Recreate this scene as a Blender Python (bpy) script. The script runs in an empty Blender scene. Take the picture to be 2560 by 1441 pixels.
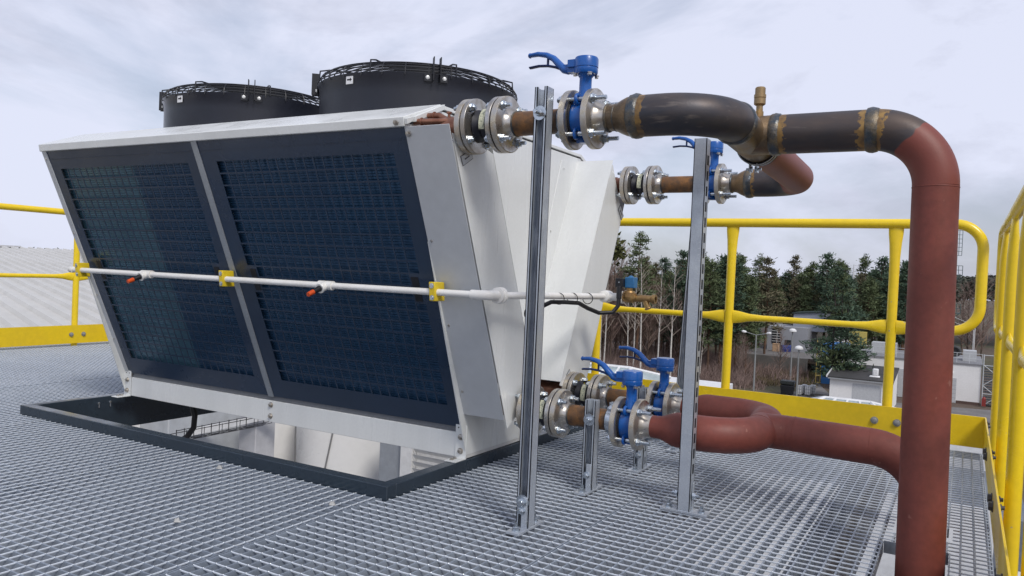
import bpy, bmesh, math, random
from mathutils import Vector as V, Matrix
R_ = math.radians
pi = math.pi
sc = bpy.context.scene
COL = sc.collection

# ------------------------------------------------------------------ mesh kit
def perp(d):
    d = V(d).normalized()
    a = V((0, 0, 1)) if abs(d.z) < .9 else V((0, 1, 0))
    u = a.cross(d).normalized()
    return u, d.cross(u).normalized()

class MB:
    def __init__(s): s.v = []; s.f = []; s.a = []; s.mk = []
    def mark(s): s.mk.append((len(s.v), len(s.f))); return s
    def add(s, vs, fs, att=None):
        b = len(s.v); s.v += [tuple(p) for p in vs]
        s.f += [tuple(b + i for i in f) for f in fs]
        s.a += att if att else [0.0] * len(vs)
        return s
    def box(s, c, d, rot=None):
        c = V(c); h = V(d) * .5; vs = []
        for x in (-1, 1):
            for y in (-1, 1):
                for z in (-1, 1):
                    p = V((x * h.x, y * h.y, z * h.z))
                    vs.append(c + (rot @ p if rot else p))
        return s.add(vs, [(0, 1, 3, 2), (4, 6, 7, 5), (0, 4, 5, 1), (2, 3, 7, 6), (0, 2, 6, 4), (1, 5, 7, 3)])
    def b2(s, a, b): # box from corner to corner
        a = V(a); b = V(b); return s.box((a + b) / 2, [abs(q) for q in (b - a)])
    def prism(s, pts, ext):
        n = len(pts); e = V(ext); pts = [V(p) for p in pts]
        return s.add(pts + [p + e for p in pts], [tuple(range(n))[::-1], tuple(range(n, 2 * n))] + [(i, (i + 1) % n, n + (i + 1) % n, n + i) for i in range(n)])
    def quad(s, *pts): return s.add([V(p) for p in pts], [tuple(range(len(pts)))])
    def tube(s, pts, r, n=16, caps=True, closed=False, att=None, phase=0.0):
        pts = [V(p) for p in pts]; m = len(pts)
        rs = r if isinstance(r, (list, tuple)) else [r] * m
        ts = []
        for i in range(m):
            if closed: t = pts[(i + 1) % m] - pts[i - 1]
            elif i == 0: t = pts[1] - pts[0]
            elif i == m - 1: t = pts[-1] - pts[-2]
            else: t = (pts[i + 1] - pts[i]).normalized() + (pts[i] - pts[i - 1]).normalized()
            ts.append(t.normalized())
        u, w = perp(ts[0]); vs = []; at = []
        for i in range(m):
            if i:
                u = (u - ts[i] * u.dot(ts[i])).normalized(); w = ts[i].cross(u)
            k = 1.0
            for j in range(n):
                a = 2 * pi * j / n + phase
                rr = rs[i]
                if isinstance(rr, tuple): vs.append(pts[i] + u * math.cos(a) * rr[0] + w * math.sin(a) * rr[1])
                else: vs.append(pts[i] + (u * math.cos(a) + w * math.sin(a)) * rr)
                at.append(att[i] if att else 0.0)
        fs = []
        for i in range(m if closed else m - 1):
            p = i * n; q = ((i + 1) % m) * n
            for j in range(n):
                k = (j + 1) % n; fs.append((p + j, p + k, q + k, q + j))
        if caps and not closed:
            fs.append(tuple(range(n))[::-1]); fs.append(tuple(range((m - 1) * n, m * n)))
        return s.add(vs, fs, at)
    def lathe(s, o, d, prof, n=24, att=None, phase=0.0):
        o = V(o); d = V(d).normalized()
        # duplicate radii steps are fine: tube() would average tangents, so build directly
        u, w = perp(d); vs = []; fs = []; at = []
        for i, (t, r) in enumerate(prof):
            for j in range(n):
                a = 2 * pi * j / n + phase
                vs.append(o + d * t + (u * math.cos(a) + w * math.sin(a)) * max(r, 1e-5)); at.append(att[i] if att else 0.0)
        for i in range(len(prof) - 1):
            for j in range(n):
                k = (j + 1) % n; fs.append((i * n + j, i * n + k, (i + 1) * n + k, (i + 1) * n + j))
        if prof[0][1] > 1e-4: fs.append(tuple(range(n))[::-1])
        m = len(prof)
        if prof[-1][1] > 1e-4: fs.append(tuple(range((m - 1) * n, m * n)))
        return s.add(vs, fs, at)
    def cyl(s, a, b, r, n=16): 
        a = V(a); b = V(b); return s.lathe(a, b - a, [(0, r), ((b - a).length, r)], n)
    def ring(s, c, d, R, r, n=40, m=8):
        u, w = perp(d); c = V(c)
        return s.tube([c + (u * math.cos(2 * pi * i / n) + w * math.sin(2 * pi * i / n)) * R for i in range(n)], r, m, closed=True)
    def hexb(s, p, d, r, h, wash=True, stud=0, sr=None, mk=True):
        """washer + hex nut/bolt head standing on p along d, optional stud"""
        if mk: s.mark()
        p = V(p); d = V(d).normalized(); t = 0
        if wash: s.lathe(p, d, [(0, r * 1.25), (r * .25, r * 1.25)], 14); t = r * .25
        s.lathe(p + d * t, d, [(0, r), (h * .85, r), (h, r * .82)], 6)
        if stud: s.lathe(p + d * (t + h), d, [(0, sr or r * .55), (stud, sr or r * .55)], 10)
        return s
    def tri(s, a, b, c): return s.add([a, b, c], [(0, 1, 2)])

def link(o): COL.objects.link(o); return o
def mesh_of(name, mb, mat, org=V((0, 0, 0)), fix=True, ang=38):
    me = bpy.data.meshes.new(name)
    org = V(org)
    me.from_pydata([tuple(V(p) - org) for p in mb.v] if org.length else mb.v, [], mb.f)
    if any(mb.a):
        at = me.attributes.new('w', 'FLOAT', 'POINT'); at.data.foreach_set('value', mb.a)
    if fix and len(mb.f) < 30000:
        bm = bmesh.new(); bm.from_mesh(me); bmesh.ops.recalc_face_normals(bm, faces=bm.faces); bm.to_mesh(me); bm.free()
    if ang:
        me.polygons.foreach_set('use_smooth', [True] * len(me.polygons)); me.set_sharp_from_angle(angle=R_(ang))
    if mat: me.materials.append(mat)
    me.update(); return me
def root(name, label, cat, loc=(0, 0, 0), group=None):
    o = link(bpy.data.objects.new(name, None)); o.location = loc; o.empty_display_size = .1
    o['label'] = label; o['category'] = cat
    if group: o['group'] = group
    return o
def wloc(o):
    l = V(o.location)
    while o.parent: o = o.parent; l += V(o.location)
    return l
def part(name, mb, mat, parent, label=None, bevel=0, **k):
    """a part mesh; a builder with marks becomes one part per marked piece"""
    if len(mb.mk) > 1:
        ends = mb.mk[1:] + [(len(mb.v), len(mb.f))]
        for i, ((v0, f0), (v1, f1)) in enumerate(zip(mb.mk, ends)):
            if i == 0: v0 = f0 = 0
            q = MB(); q.v = mb.v[v0:v1]; q.a = mb.a[v0:v1]; q.f = [tuple(j - v0 for j in f) for f in mb.f[f0:f1]]
            o = part(name, q, mat, parent, label, bevel, **k)
        return o
    o = link(bpy.data.objects.new(name, mesh_of(name, mb, mat, wloc(parent), **k))); o.parent = parent
    if label: o['label'] = label
    if bevel:
        m = o.modifiers.new('bevel', 'BEVEL'); m.width = bevel; m.segments = 2; m.limit_method = 'ANGLE'; m.angle_limit = R_(40)
    return o
def single(name, mb, mat, label, cat, org=(0, 0, 0), group=None, bevel=0, kind=None, **k):
    o = link(bpy.data.objects.new(name, mesh_of(name, mb, mat, org, **k))); o.location = org
    if label: o['label'] = label
    if cat: o['category'] = cat
    if group: o['group'] = group
    if kind: o['kind'] = kind
    if bevel:
        m = o.modifiers.new('bevel', 'BEVEL'); m.width = bevel; m.segments = 2; m.limit_method = 'ANGLE'; m.angle_limit = R_(40)
    return o
def struct(name, mb, mat, org=(0, 0, 0), kind='structure', **k):
    return single(name, mb, mat, None, None, org, kind=kind, **k)
def copy_tree(o, parent=None, loc=None, label=None, rotz=None):
    c = o.copy(); link(c); c.parent = parent
    if loc is not None: c.location = loc
    if rotz is not None: c.rotation_euler = (0, 0, rotz)
    if label: c['label'] = label
    for ch in list(o.children): copy_tree(ch, c)
    return c

# ------------------------------------------------------------------ materials
def nt(name):
    m = bpy.data.materials.new(name); m.use_nodes = True
    n = m.node_tree; n.nodes.clear()
    return m, n
def N(n, t, **k):
    x = n.nodes.new(t)
    for a, b in k.items():
        if a in x.inputs: x.inputs[a].default_value = b
        else: setattr(x, a, b)
    return x
def mixc(n, fac, a, b, blend='MIX'):
    m = n.nodes.new('ShaderNodeMix'); m.data_type = 'RGBA'; m.blend_type = blend
    for s, val in ((0, fac), (6, a), (7, b)):
        if hasattr(val, 'is_linked') or hasattr(val, 'links'): n.links.new(val, m.inputs[s])
        else: m.inputs[s].default_value = val if s == 0 else (*val[:3], 1)
    return m.outputs[2]
def ramp(n, src, lo, hi):
    r = n.nodes.new('ShaderNodeMapRange'); r.inputs[1].default_value = lo; r.inputs[2].default_value = hi
    n.links.new(src, r.inputs[0]); return r.outputs[0]
def mathn(n, op, a, b=None):
    m = n.nodes.new('ShaderNodeMath'); m.operation = op
    for i, val in enumerate((a, b)):
        if val is None: continue
        if hasattr(val, 'links'): n.links.new(val, m.inputs[i])
        else: m.inputs[i].default_value = val
    return m.outputs[0]
def noise(n, scale, detail=4, vec=None, rough=.55, stretch=None):
    tc = n.nodes.new('ShaderNodeTexCoord'); src = tc.outputs['Object']
    if stretch:
        mp = n.nodes.new('ShaderNodeMapping'); mp.inputs['Scale'].default_value = stretch
        n.links.new(src, mp.inputs[0]); src = mp.outputs[0]
    x = n.nodes.new('ShaderNodeTexNoise'); x.inputs['Scale'].default_value = scale; x.inputs['Detail'].default_value = detail
    x.inputs['Roughness'].default_value = rough
    n.links.new(src, x.inputs['Vector']); return x.outputs['Fac']
def finish(m, n, col, rough, metal, bump=None, bs=.1, spec=.5, coat=0, bd=.002):
    p = N(n, 'ShaderNodeBsdfPrincipled'); o = N(n, 'ShaderNodeOutputMaterial')
    for s, val in (('Base Color', col), ('Roughness', rough), ('Metallic', metal)):
        if hasattr(val, 'links'): n.links.new(val, p.inputs[s])
        else: p.inputs[s].default_value = (*val[:3], 1) if s == 'Base Color' else val
    p.inputs['Specular IOR Level'].default_value = spec
    if coat: p.inputs['Coat Weight'].default_value = coat; p.inputs['Coat Roughness'].default_value = .15
    if bump is not None:
        b = N(n, 'ShaderNodeBump', Strength=bs, Distance=bd); n.links.new(bump, b.inputs['Height']); n.links.new(b.outputs[0], p.inputs['Normal'])
    n.links.new(p.outputs[0], o.inputs[0]); return m
def mat(name, c, rough=.5, metal=0, c2=None, scale=8, lo=.35, hi=.65, bump=0, bscale=120, rvar=.12, spec=.5, coat=0, stretch=None, fine=.08, bd=.002, speck=None):
    m, n = nt(name)
    f = ramp(n, noise(n, scale, 5, stretch=stretch), lo, hi)
    c2 = c2 or tuple(x * .86 for x in c)
    col = mixc(n, f, c, c2)
    if fine:
        f2 = ramp(n, noise(n, scale * 14, 3), .3, .7)
        g = N(n, 'ShaderNodeMapRange'); n.links.new(f2, g.inputs[0]); g.inputs[3].default_value = 1 - fine; g.inputs[4].default_value = 1 + fine
        col = mixc(n, 1.0, col, g.outputs[0], 'MULTIPLY')
    if speck: col = mixc(n, ramp(n, noise(n, speck[1], 3), speck[2], speck[2] + .03), col, speck[0])
    r = N(n, 'ShaderNodeMapRange'); n.links.new(f, r.inputs[0]); r.inputs[3].default_value = max(rough - rvar, .03); r.inputs[4].default_value = min(rough + rvar, 1)
    bp = noise(n, bscale, 4) if bump else None
    return finish(m, n, col, r.outputs[0], metal, bp, bump, spec, coat, bd)

GALV = mat('galvanised', (.60, .64, .69), .40, .6, (.46, .50, .56), 14, bump=.05)
GRATE = mat('grating_zinc', (.34, .385, .445), .42, .2, (.22, .255, .31), 1.6, .32, .68, fine=.16)
ROD = mat('twisted_rod_zinc', (.70, .74, .80), .40, .2, (.58, .63, .69), 5, .3, .7, fine=.1)
ZINC = mat('zinc_bolt', (.62, .66, .70), .25, .95, (.45, .5, .55), 60)
STEEL = mat('bright_steel', (.55, .53, .50), .33, .9, (.42, .38, .33), 30, bump=.05, bscale=300)
RIM = mat('flange_rim', (.58, .50, .38), .38, .8, (.52, .51, .50), 40, bump=.35, bscale=220)
WHITE = mat('white_powder_coat', (.76, .775, .765), .38, 0, (.68, .695, .685), 7, .42, .75, fine=.02, bump=.02, bscale=600, stretch=(1, 1, .10))
GREYW = mat('pale_grey_paint', (.57, .59, .61), .4, 0, (.48, .5, .52), 2, fine=.03)
NAVY = mat('dark_blue_powder_coat', (.021, .041, .080), .30, 0, (.018, .035, .068), 3, fine=.05, bump=.03, bscale=500)
FIN = mat('coil_fin', (.030, .085, .165), .34, .3, (.024, .070, .145), 4, fine=.1)
FIN_LIT = mat('coil_fin_lit', (.082, .180, .25), .34, .3, (.068, .155, .22), 4, fine=.1)  # lighter fin colour stands in for light coming through the coil
DARK = mat('dark_cavity_metal', (.006, .008, .014), .6, 0)
CURB = mat('anthracite_paint', (.030, .045, .062), .28, 0, (.022, .034, .05), 5, fine=.1, bump=.04, bscale=200)
BLACK = mat('black_plastic', (.012, .013, .018), .42, 0, fine=.1)
COWL = mat('black_cowl_paint', (.016, .018, .028), .38, 0, (.012, .014, .022), 3, fine=.06)
RUBBER = mat('rubber', (.010, .011, .020), .5, 0)
YEL = mat('yellow_enamel', (.90, .65, .018), .32, 0, (.84, .59, .015), 3, fine=.04, coat=.1, bump=.05, bscale=60, speck=((.40, .36, .28), 26, .73))
YELD = mat('yellow_plastic', (.82, .60, .03), .35, 0, fine=.03)
BLUE = mat('blue_enamel', (.006, .105, .42), .3, 0, (.005, .085, .35), 12, fine=.05, coat=.3, bump=.12, bscale=90)
PVC = mat('white_pvc', (.86, .855, .83), .3, 0, (.78, .76, .72), 9, fine=.02)
ORANGE = mat('orange_cap', (.75, .10, .02), .4, 0)
COPPER = mat('copper', (.36, .17, .11), .40, .7, (.20, .085, .055), 25, fine=.12)
BRASS = mat('brass', (.46, .30, .12), .36, .8, (.36, .22, .10), 30, bump=.1, bscale=150)
PRIMER = mat('red_primer', (.218, .053, .037), .56, 0, (.160, .041, .030), 3.5, .35, .68, bump=.22, bscale=110, fine=.10, speck=((.27, .105, .08), 17, .71))
RUSTP = mat('rusty_pipe', (.080, .052, .036), .55, .3, (.33, .15, .045), 18, .40, .68, bump=.25, bscale=90, fine=.2)
BROWN = mat('heat_browned_steel', (.125, .092, .060), .46, .45, (.26, .165, .08), 14, .38, .75, bump=.2, bscale=120, fine=.18)
WELD = mat('weld_bead', (.075, .090, .105), .40, .6, (.19, .15, .10), 26, .42, .66, bump=.8, bscale=110, fine=.25)
CABLE = mat('black_cable', (.012, .012, .014), .45)
STICK = mat('white_sticker', (.75, .75, .76), .4, fine=.01)
LABELY = mat('pale_label', (.62, .62, .45), .4, 0, (.25, .27, .2), 150, .5, .6)
INK = mat('black_print', (.01, .01, .01), .5)

def steel_pipe():
    """black mill scale; 'w' < 1 is near a weld (ochre, jagged), > 2 is primer painted over"""
    m, n = nt('mill_scale_pipe')
    a = N(n, 'ShaderNodeAttribute', attribute_name='w').outputs['Fac']
    j = noise(n, 55, 4); big = noise(n, 7, 5, stretch=(.5, 1, 1.6)); st = noise(n, 22, 7, stretch=(.35, 1, 2.2))
    base = mixc(n, ramp(n, big, .40, .68), (.050, .051, .062), (.108, .082, .070))
    base = mixc(n, ramp(n, st, .62, .80), base, (.20, .17, .15))
    och = mixc(n, ramp(n, noise(n, 38, 4), .35, .65), (.36, .22, .075), (.16, .10, .055))
    jj = mathn(n, 'MULTIPLY', mathn(n, 'SUBTRACT', j, .5), 1.3)
    wn = mathn(n, 'ADD', a, jj)
    isw = ramp(n, wn, .52, .48)
    col = mixc(n, isw, base, och)
    j2 = mathn(n, 'MULTIPLY', mathn(n, 'SUBTRACT', noise(n, 11, 2), .5), 1.3)
    isp = ramp(n, mathn(n, 'ADD', a, j2), 1.97, 2.03)
    red = mixc(n, ramp(n, noise(n, 5, 4), .3, .7), (.218, .053, .037), (.160, .041, .030))
    col = mixc(n, isp, col, red)
    r = N(n, 'ShaderNodeMapRange'); n.links.new(isp, r.inputs[0]); r.inputs[3].default_value = .46; r.inputs[4].default_value = .52
    mt = N(n, 'ShaderNodeMapRange'); n.links.new(isp, mt.inputs[0]); mt.inputs[3].default_value = .45; mt.inputs[4].default_value = 0
    return finish(m, n, col, r.outputs[0], mt.outputs[0], noise(n, 130, 4), .15)
MILL = steel_pipe()

# ------------------------------------------------------------------ camera
cam = bpy.data.cameras.new('camera'); co = link(bpy.data.objects.new('camera', cam))
f_, cx_, cy_ = 1960., 1280., 720.5
vx = V((-2100 - cx_, 532 - cy_, f_)).normalized(); vy = V((2435 - cx_, 730 - cy_, f_))
xw = -vx; yw = (vy - xw * vy.dot(xw)).normalized(); zw = xw.cross(yw)
Rm = Matrix((xw, yw, zw))
right = Rm.col[0]; up = -Rm.col[1]; back = -Rm.col[2]
M4 = Matrix((( right.x, up.x, back.x, 0), (right.y, up.y, back.y, 0), (right.z, up.z, back.z, .76), (0, 0, 0, 1)))
co.matrix_world = M4
cam.lens = f_ / 2560 * 36; cam.sensor_width = 36; cam.clip_start = .05; cam.clip_end = 3000
sc.camera = co

# ------------------------------------------------------------------ light and sky
SUN_EL, SUN_AZ = 47, 126      # azimuth from +Y towards +X
w = bpy.data.worlds.new('World'); sc.world = w; w.use_nodes = True
n = w.node_tree; n.nodes.clear()
sky = N(n, 'ShaderNodeTexSky', sky_type='NISHITA', sun_disc=False)
sky.sun_elevation = R_(SUN_EL); sky.sun_rotation = R_(SUN_AZ); sky.altitude = 100; sky.dust_density = 2.0
tc = N(n, 'ShaderNodeTexCoord')
mp = N(n, 'ShaderNodeMapping'); mp.inputs['Scale'].default_value = (1, 1, 2.0); n.links.new(tc.outputs['Generated'], mp.inputs[0])
n1 = N(n, 'ShaderNodeTexNoise', Scale=1.7, Detail=7, Roughness=.55, Distortion=.5); n.links.new(mp.outputs[0], n1.inputs['Vector'])
mp2 = N(n, 'ShaderNodeMapping'); mp2.inputs['Scale'].default_value = (1, 1, 2.6); mp2.inputs['Location'].default_value = (3.1, 1.7, .4); n.links.new(tc.outputs['Generated'], mp2.inputs[0])
n2 = N(n, 'ShaderNodeTexNoise', Scale=2.6, Detail=8, Roughness=.6, Distortion=.3); n.links.new(mp2.outputs[0], n2.inputs['Vector'])
cloud = mixc(n, ramp(n, n2.outputs['Fac'], .49, .66), (7.8, 8.15, 9.8), (5.9, 6.15, 7.5))
f = ramp(n, n1.outputs['Fac'], .38, .58)
g = N(n, 'ShaderNodeMapRange'); n.links.new(f, g.inputs[0]); g.inputs[3].default_value = .22; g.inputs[4].default_value = .95
skyc = mixc(n, g.outputs[0], sky.outputs[0], cloud)
bg = N(n, 'ShaderNodeBackground', Strength=.1); n.links.new(skyc, bg.inputs[0])
wo = N(n, 'ShaderNodeOutputWorld'); n.links.new(bg.outputs[0], wo.inputs[0])
sun = bpy.data.lights.new('sun', 'SUN'); so = link(bpy.data.objects.new('sun', sun))
sun.energy = 2.0; sun.angle = R_(15); sun.color = (1, .96, .9)
sd = V((math.cos(R_(SUN_EL)) * math.sin(R_(SUN_AZ)), math.cos(R_(SUN_EL)) * math.cos(R_(SUN_AZ)), math.sin(R_(SUN_EL))))
so.rotation_euler = sd.to_track_quat('Z', 'Y').to_euler(); so.location = sd * 30
sc.view_settings.view_transform = 'Standard'; sc.view_settings.look = 'None'; sc.view_settings.exposure = 0; sc.view_settings.gamma = 1
sc.cycles.use_denoising = True
try: sc.cycles.denoiser = 'OPENIMAGEDENOISE'
except Exception: pass
sc.cycles.max_bounces = 6

# ================================================================== GRATING FLOOR
CX0, CX1, CY0, CY1 = -3.775, -1.600, 2.008, 3.585     # curb outer rectangle
def clip(axis, fix, a, b):
    """segments of a bar along axis ('x'/'y') from a to b, cut by the curb opening"""
    segs = [(a, b)]
    for hx0, hx1, hy0, hy1 in ((CX0, CX1, CY0, CY1), (-.178, -.008, 2.18, 2.60), (-.165, .0, 2.715, 2.87)):
        if axis == 'x': hit = hy0 < fix < hy1; lo, hi = hx0, hx1
        else: hit = hx0 < fix < hx1; lo, hi = hy0, hy1
        if not hit: continue
        r = []
        for a, b in segs:
            if b <= lo or a >= hi: r.append((a, b)); continue
            if a < lo: r.append((a, lo))
            if b > hi: r.append((hi, b))
        segs = r
    return segs
rng = random.Random(3)
gm = MB(); gr = MB()
def bar(axis, fix, a, b, t=.0050, h=.030, top=0.0, org=gm):
    for s, e in clip(axis, fix, a, b):
        if axis == 'x': org.b2((s, fix - t / 2, top - h), (e, fix + t / 2, top))
        else: org.b2((fix - t / 2, s, top - h), (fix + t / 2, e, top))
def twisted(axis, fix, a, b, pitch, p0):
    """cross rod lying flush with the bar tops, with a small weld lump at every bar"""
    h_ = .0024; n8 = 6
    for s, e in clip(axis, fix, a, b):
        vs = []
        for p in (s, e):
            for k in range(n8):
                c, d = math.cos(2 * pi * k / n8 + pi / 2) * h_, math.sin(2 * pi * k / n8 + pi / 2) * h_
                vs.append((p, fix + c, -.0018 + d) if axis == 'x' else (fix + c, p, -.0018 + d))
        gr.add(vs, [(k, (k + 1) % n8, n8 + (k + 1) % n8, n8 + k) for k in range(n8)])
        q = p0 + math.ceil((s - p0) / pitch) * pitch
        while q < e - .002:
            c = (q, fix) if axis == 'x' else (fix, q)
            t_ = rng.uniform(.0028, .0038)
            gr.add([(c[0] - t_, c[1], -.001), (c[0], c[1] - t_, -.001), (c[0] + t_, c[1], -.001), (c[0], c[1] + t_, -.001), (c[0], c[1], .0020)], [(0, 1, 4), (1, 2, 4), (2, 3, 4), (3, 0, 4)])
            q += pitch
Y0, Y1 = .35, 4.30
# left hand panels: bearing bars along X, rods along Y
panels = [(-6.45, -5.56), (-5.55, -4.56), (-4.55, -3.58), (-3.57, -2.625), (-2.615, -1.632)]
for x0, x1 in panels:
    y = 1.5050 - .035 * 33 + .0
    while y < Y1:
        bar('x', y + rng.uniform(-.0004, .0004), x0, x1); y += .035
    bar('y', x0 + .002, Y0, Y1, .004, .030, -.001); bar('y', x1 - .002, Y0, Y1, .004, .030, -.001)
    x = x1 - .018
    while x > x0: twisted('y', x, Y0, Y1, .035, 1.505); x -= .040
# right hand panels: bearing bars along Y, rods along X
for x0, x1 in [(-1.624, -.950), (-.944, .100)]:
    x = x0 + .002
    while x < x1: bar('y', x, Y0, Y1); x += .0357
    bar('y', x1, Y0, Y1, .004)
    y = 1.4808 - .0385 * 29
    while y < Y1: twisted('x', y, x0, x1, .0357, x0 + .002); y += .0385
bar('x', Y1, -6.45, .10, .005, .03)
for hx0, hx1, hy0, hy1 in ((-.178, -.008, 2.18, 2.60),):
    for x in (hx0 - .003, hx1 + .003): gm.b2((x - .002, hy0, -.035), (x + .002, hy1, .0015))
    for y in (hy0 - .003, hy1 + .003): gm.b2((hx0, y - .002, -.035), (hx1, y + .002, .0015))
gf = struct('grating_floor', gm, GRATE, fix=False, ang=0)
gf.data.materials.append(ROD); nb_ = len(gm.f)
me = bpy.data.meshes.new('grating_floor'); me.from_pydata(gm.v + gr.v, [], gm.f + [tuple(len(gm.v) + i for i in q) for q in gr.f]); me.materials.append(GRATE); me.materials.append(ROD)
me.polygons.foreach_set('material_index', [0] * nb_ + [1] * len(gr.f)); gf.data = me

# steel below the floor
bm_ = MB()
for x in (-6.3, -4.55, -1.46, -.35): bm_.mark(); bm_.b2((x - .05, Y0, -.25), (x + .05, Y1, -.034))

pf = root('platform_frame', 'grey steel beams carrying the grating floor from below', 'steel frame', (-3, 2.3, -.25)); part('beam', bm_, mat('beam_grey_paint', (.20, .22, .25), .5), pf)

# ================================================================== CURB
cm = MB()
t = .048
cm.mark(); cm.b2((CX0, CY0, -.13), (CX1, CY0 + t, .042)); cm.mark(); cm.b2((CX0, CY1 - t, -.13), (CX1, CY1, .042))
cm.mark(); cm.b2((CX0, CY0 + t, -.13), (CX0 + t, CY1 - t, .042)); cm.mark(); cm.b2((CX1 - t, CY0 + t, -.13), (CX1, CY1 - t, .042))
rc = root('roof_curb', 'anthracite steel frame around the floor opening under the cooler', 'frame', (-2.69, 2.8, 0)); part('curb_side', cm, CURB, rc, bevel=.0025)

# ================================================================== DRY COOLER
XL, XR = -3.70, -1.605
YC = 2.79
cool = root('dry_cooler', 'white V-shaped dry cooler with two fans on top and dark blue louvred sides', 'air cooler', (-2.65, YC, .042))
TOPY, TOPZ, BOTY, BOTZ = 2.030, 1.222, 2.482, .160
sl = V((0, BOTY - TOPY, BOTZ - TOPZ)); SL = sl.length; sl.normalize()
nrm = V((0, -.9196, -.391)).normalized()
def face(x, s, o=0):   # point on the near coil face: x, s metres down the slope, o outward
    return V((x, TOPY, TOPZ)) + sl * s + nrm * o
def mir(mb):
    m = MB(); m.v = [(x, 2 * YC - y, z) for x, y, z in mb.v]; m.f = [q[::-1] for q in mb.f]; m.a = list(mb.a); return m
def slab(mb, x0, x1, s0, s1, o0, o1):
    vs = [face(x, s, o) for x in (x0, x1) for s in (s0, s1) for o in (o0, o1)]
    return mb.add(vs, [(0, 1, 3, 2), (4, 6, 7, 5), (0, 4, 5, 1), (2, 3, 7, 6), (0, 2, 6, 4), (1, 5, 7, 3)])
mid = -2.648
halves = [(XL + .030, mid - .013, -3.606, -2.722), (mid + .013, XR - .004, -2.552, -1.676)]
g0, g1 = .090, 1.062
for hi, (a, b, ga, gb) in enumerate(halves):
    p = MB()
    slab(p, a, b, .004, g0, -.002, 0); slab(p, a, b, g1, SL - .002, -.002, 0)
    slab(p, a, ga, g0, g1, -.002, 0); slab(p, gb, b, g0, g1, -.002, 0)
    nc, nr = 19, 20; cw = (gb - ga) / nc; rh = (g1 - g0) / nr
    sa, sb = g0 + 9 * rh, g0 + 11.4 * rh
    slab(p, ga, ga + cw, sa, sb, -.002, 0); slab(p, gb - cw, gb, sa, sb, -.002, 0)
    for i in range(1, nc): slab(p, ga + i * cw - .0031, ga + i * cw + .0031, g0, g1, -.0026, -.0006)
    for i in range(1, nr): slab(p, ga, gb, g0 + i * rh - .0031, g0 + i * rh + .0031, -.0023, -.0003)
    slab(p, a, b, .044, .046, 0, .0015)
    gp = part('guard_panel', p, NAVY, cool)
    l = MB()
    for x in (ga + cw * .55, gb - cw * .55):
        for s in (sa + .012, sb - .052): l.mark(); slab(l, x - .016, x + .016, s, s + .042, -.001, .0012)
    part('latch_slot', l, DARK, gp)
    # coil with its fin rows
    for ci, (xa, xb, mt) in enumerate([(ga - .02, ga + (gb - ga) * .57, FIN_LIT if hi == 0 else FIN), (ga + (gb - ga) * .57, gb + .02, FIN)]):  # left part of the first coil has that light painted into its fins
        fm = MB(); s = g0 - .02
        while s < g1 + .02:
            slab(fm, xa + .0005, xb - .0005, s, s + .0090, -.026, -.016); s += .0104
        slab(fm, xa, xb, g0 - .03, g1 + .03, -.06, -.026)
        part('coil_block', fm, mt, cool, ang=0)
mb = MB(); slab(mb, mid - .016, mid + .016, 0, SL, -.02, .004)
part('mullion', mb, mat('mullion_zinc', (.40, .43, .46), .4, .5), cool, bevel=.001)
mb = MB(); slab(mb, XL, XL + .032, 0, SL - .01, -.02, .004)
e = part('edge_strip', mb, GREYW, cool, bevel=.001)
mb = MB()
for s in (.04, .40, .72, .96): mb.mark(); mb.lathe(face(XL + .016, s, .004), nrm, [(0, .005), (.003, .004)], 8)
for s in (.40, .72, .99): mb.mark(); mb.lathe(face(XR + .014, s, .003), nrm, [(0, .005), (.003, .004)], 8)
part('rivet', mb, STEEL, cool)
# far guard panel (seen only from behind), plain sheet with frame
mb = MB(); slab(mb, XL, XR, 0, SL, -.02, 0); part('far_guard_panel', mir(mb), NAVY, cool)
# roof hood: front lip, sloping band, flat deck
lip = 0.030
prof = [(TOPY - .008, TOPZ - .006), (TOPY - .014, TOPZ + .024), (2.215, 1.326), (2 * YC - 2.215, 1.326), (2 * YC - TOPY + .014, TOPZ + .024), (2 * YC - TOPY + .008, TOPZ - .006), (2 * YC - TOPY - .03, TOPZ - .006), (2 * YC - TOPY - .02, TOPZ + .012), (2 * YC - 2.225, 1.312), (2.225, 1.312), (TOPY + .02, TOPZ + .012), (TOPY + .03, TOPZ - .006)]
mb = MB(); mb.prism([(XL - .006, y, z) for y, z in prof], (XR - XL + .010, 0, 0))
part('roof_hood', mb, WHITE, cool, bevel=.002)
mb = MB()
mb.prism([(XR + .0055, 2.022, 1.222), (XR + .0055, 2.05, 1.236), (XR + .0055, 2.05, 1.252), (XR + .0055, 2.018, 1.240)], (.012, 0, 0))
mb.prism([(XR + .0055, 2.06, 1.236), (XR + .0055, 2.222, 1.308), (XR + .0055, 2.222, 1.326), (XR + .0055, 2.06, 1.254)], (.014, 0, 0))
part('hood_trim', mb, WHITE, cool, bevel=.001)
mb = MB(); mb.hexb(face(XR - .022, -.012, .014), nrm, .0105, .006, False); mb.hexb(face(XR + .012, .028, .004), nrm, .0105, .006, False)
part('cap_screw', mb, STEEL, cool)
# end panels (V shape)
ye = .01
def vpoly(x, inset=.0):
    return [(x, TOPY + .02 + inset, TOPZ), (x, 2.215 + inset, 1.305), (x, 2 * YC - 2.215 - inset, 1.305), (x, 2 * YC - TOPY - .02 - inset, TOPZ), (x, 2 * YC - BOTY - inset, BOTZ - .1), (x, BOTY + inset, BOTZ - .1)]
mb = MB(); mb.prism(vpoly(XR - .006), (.005, 0, 0)); part('end_panel', mb, WHITE, cool)
mb = MB(); mb.prism(vpoly(XL + .001), (.005, 0, 0)); part('end_panel', mb, WHITE, cool)
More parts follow.
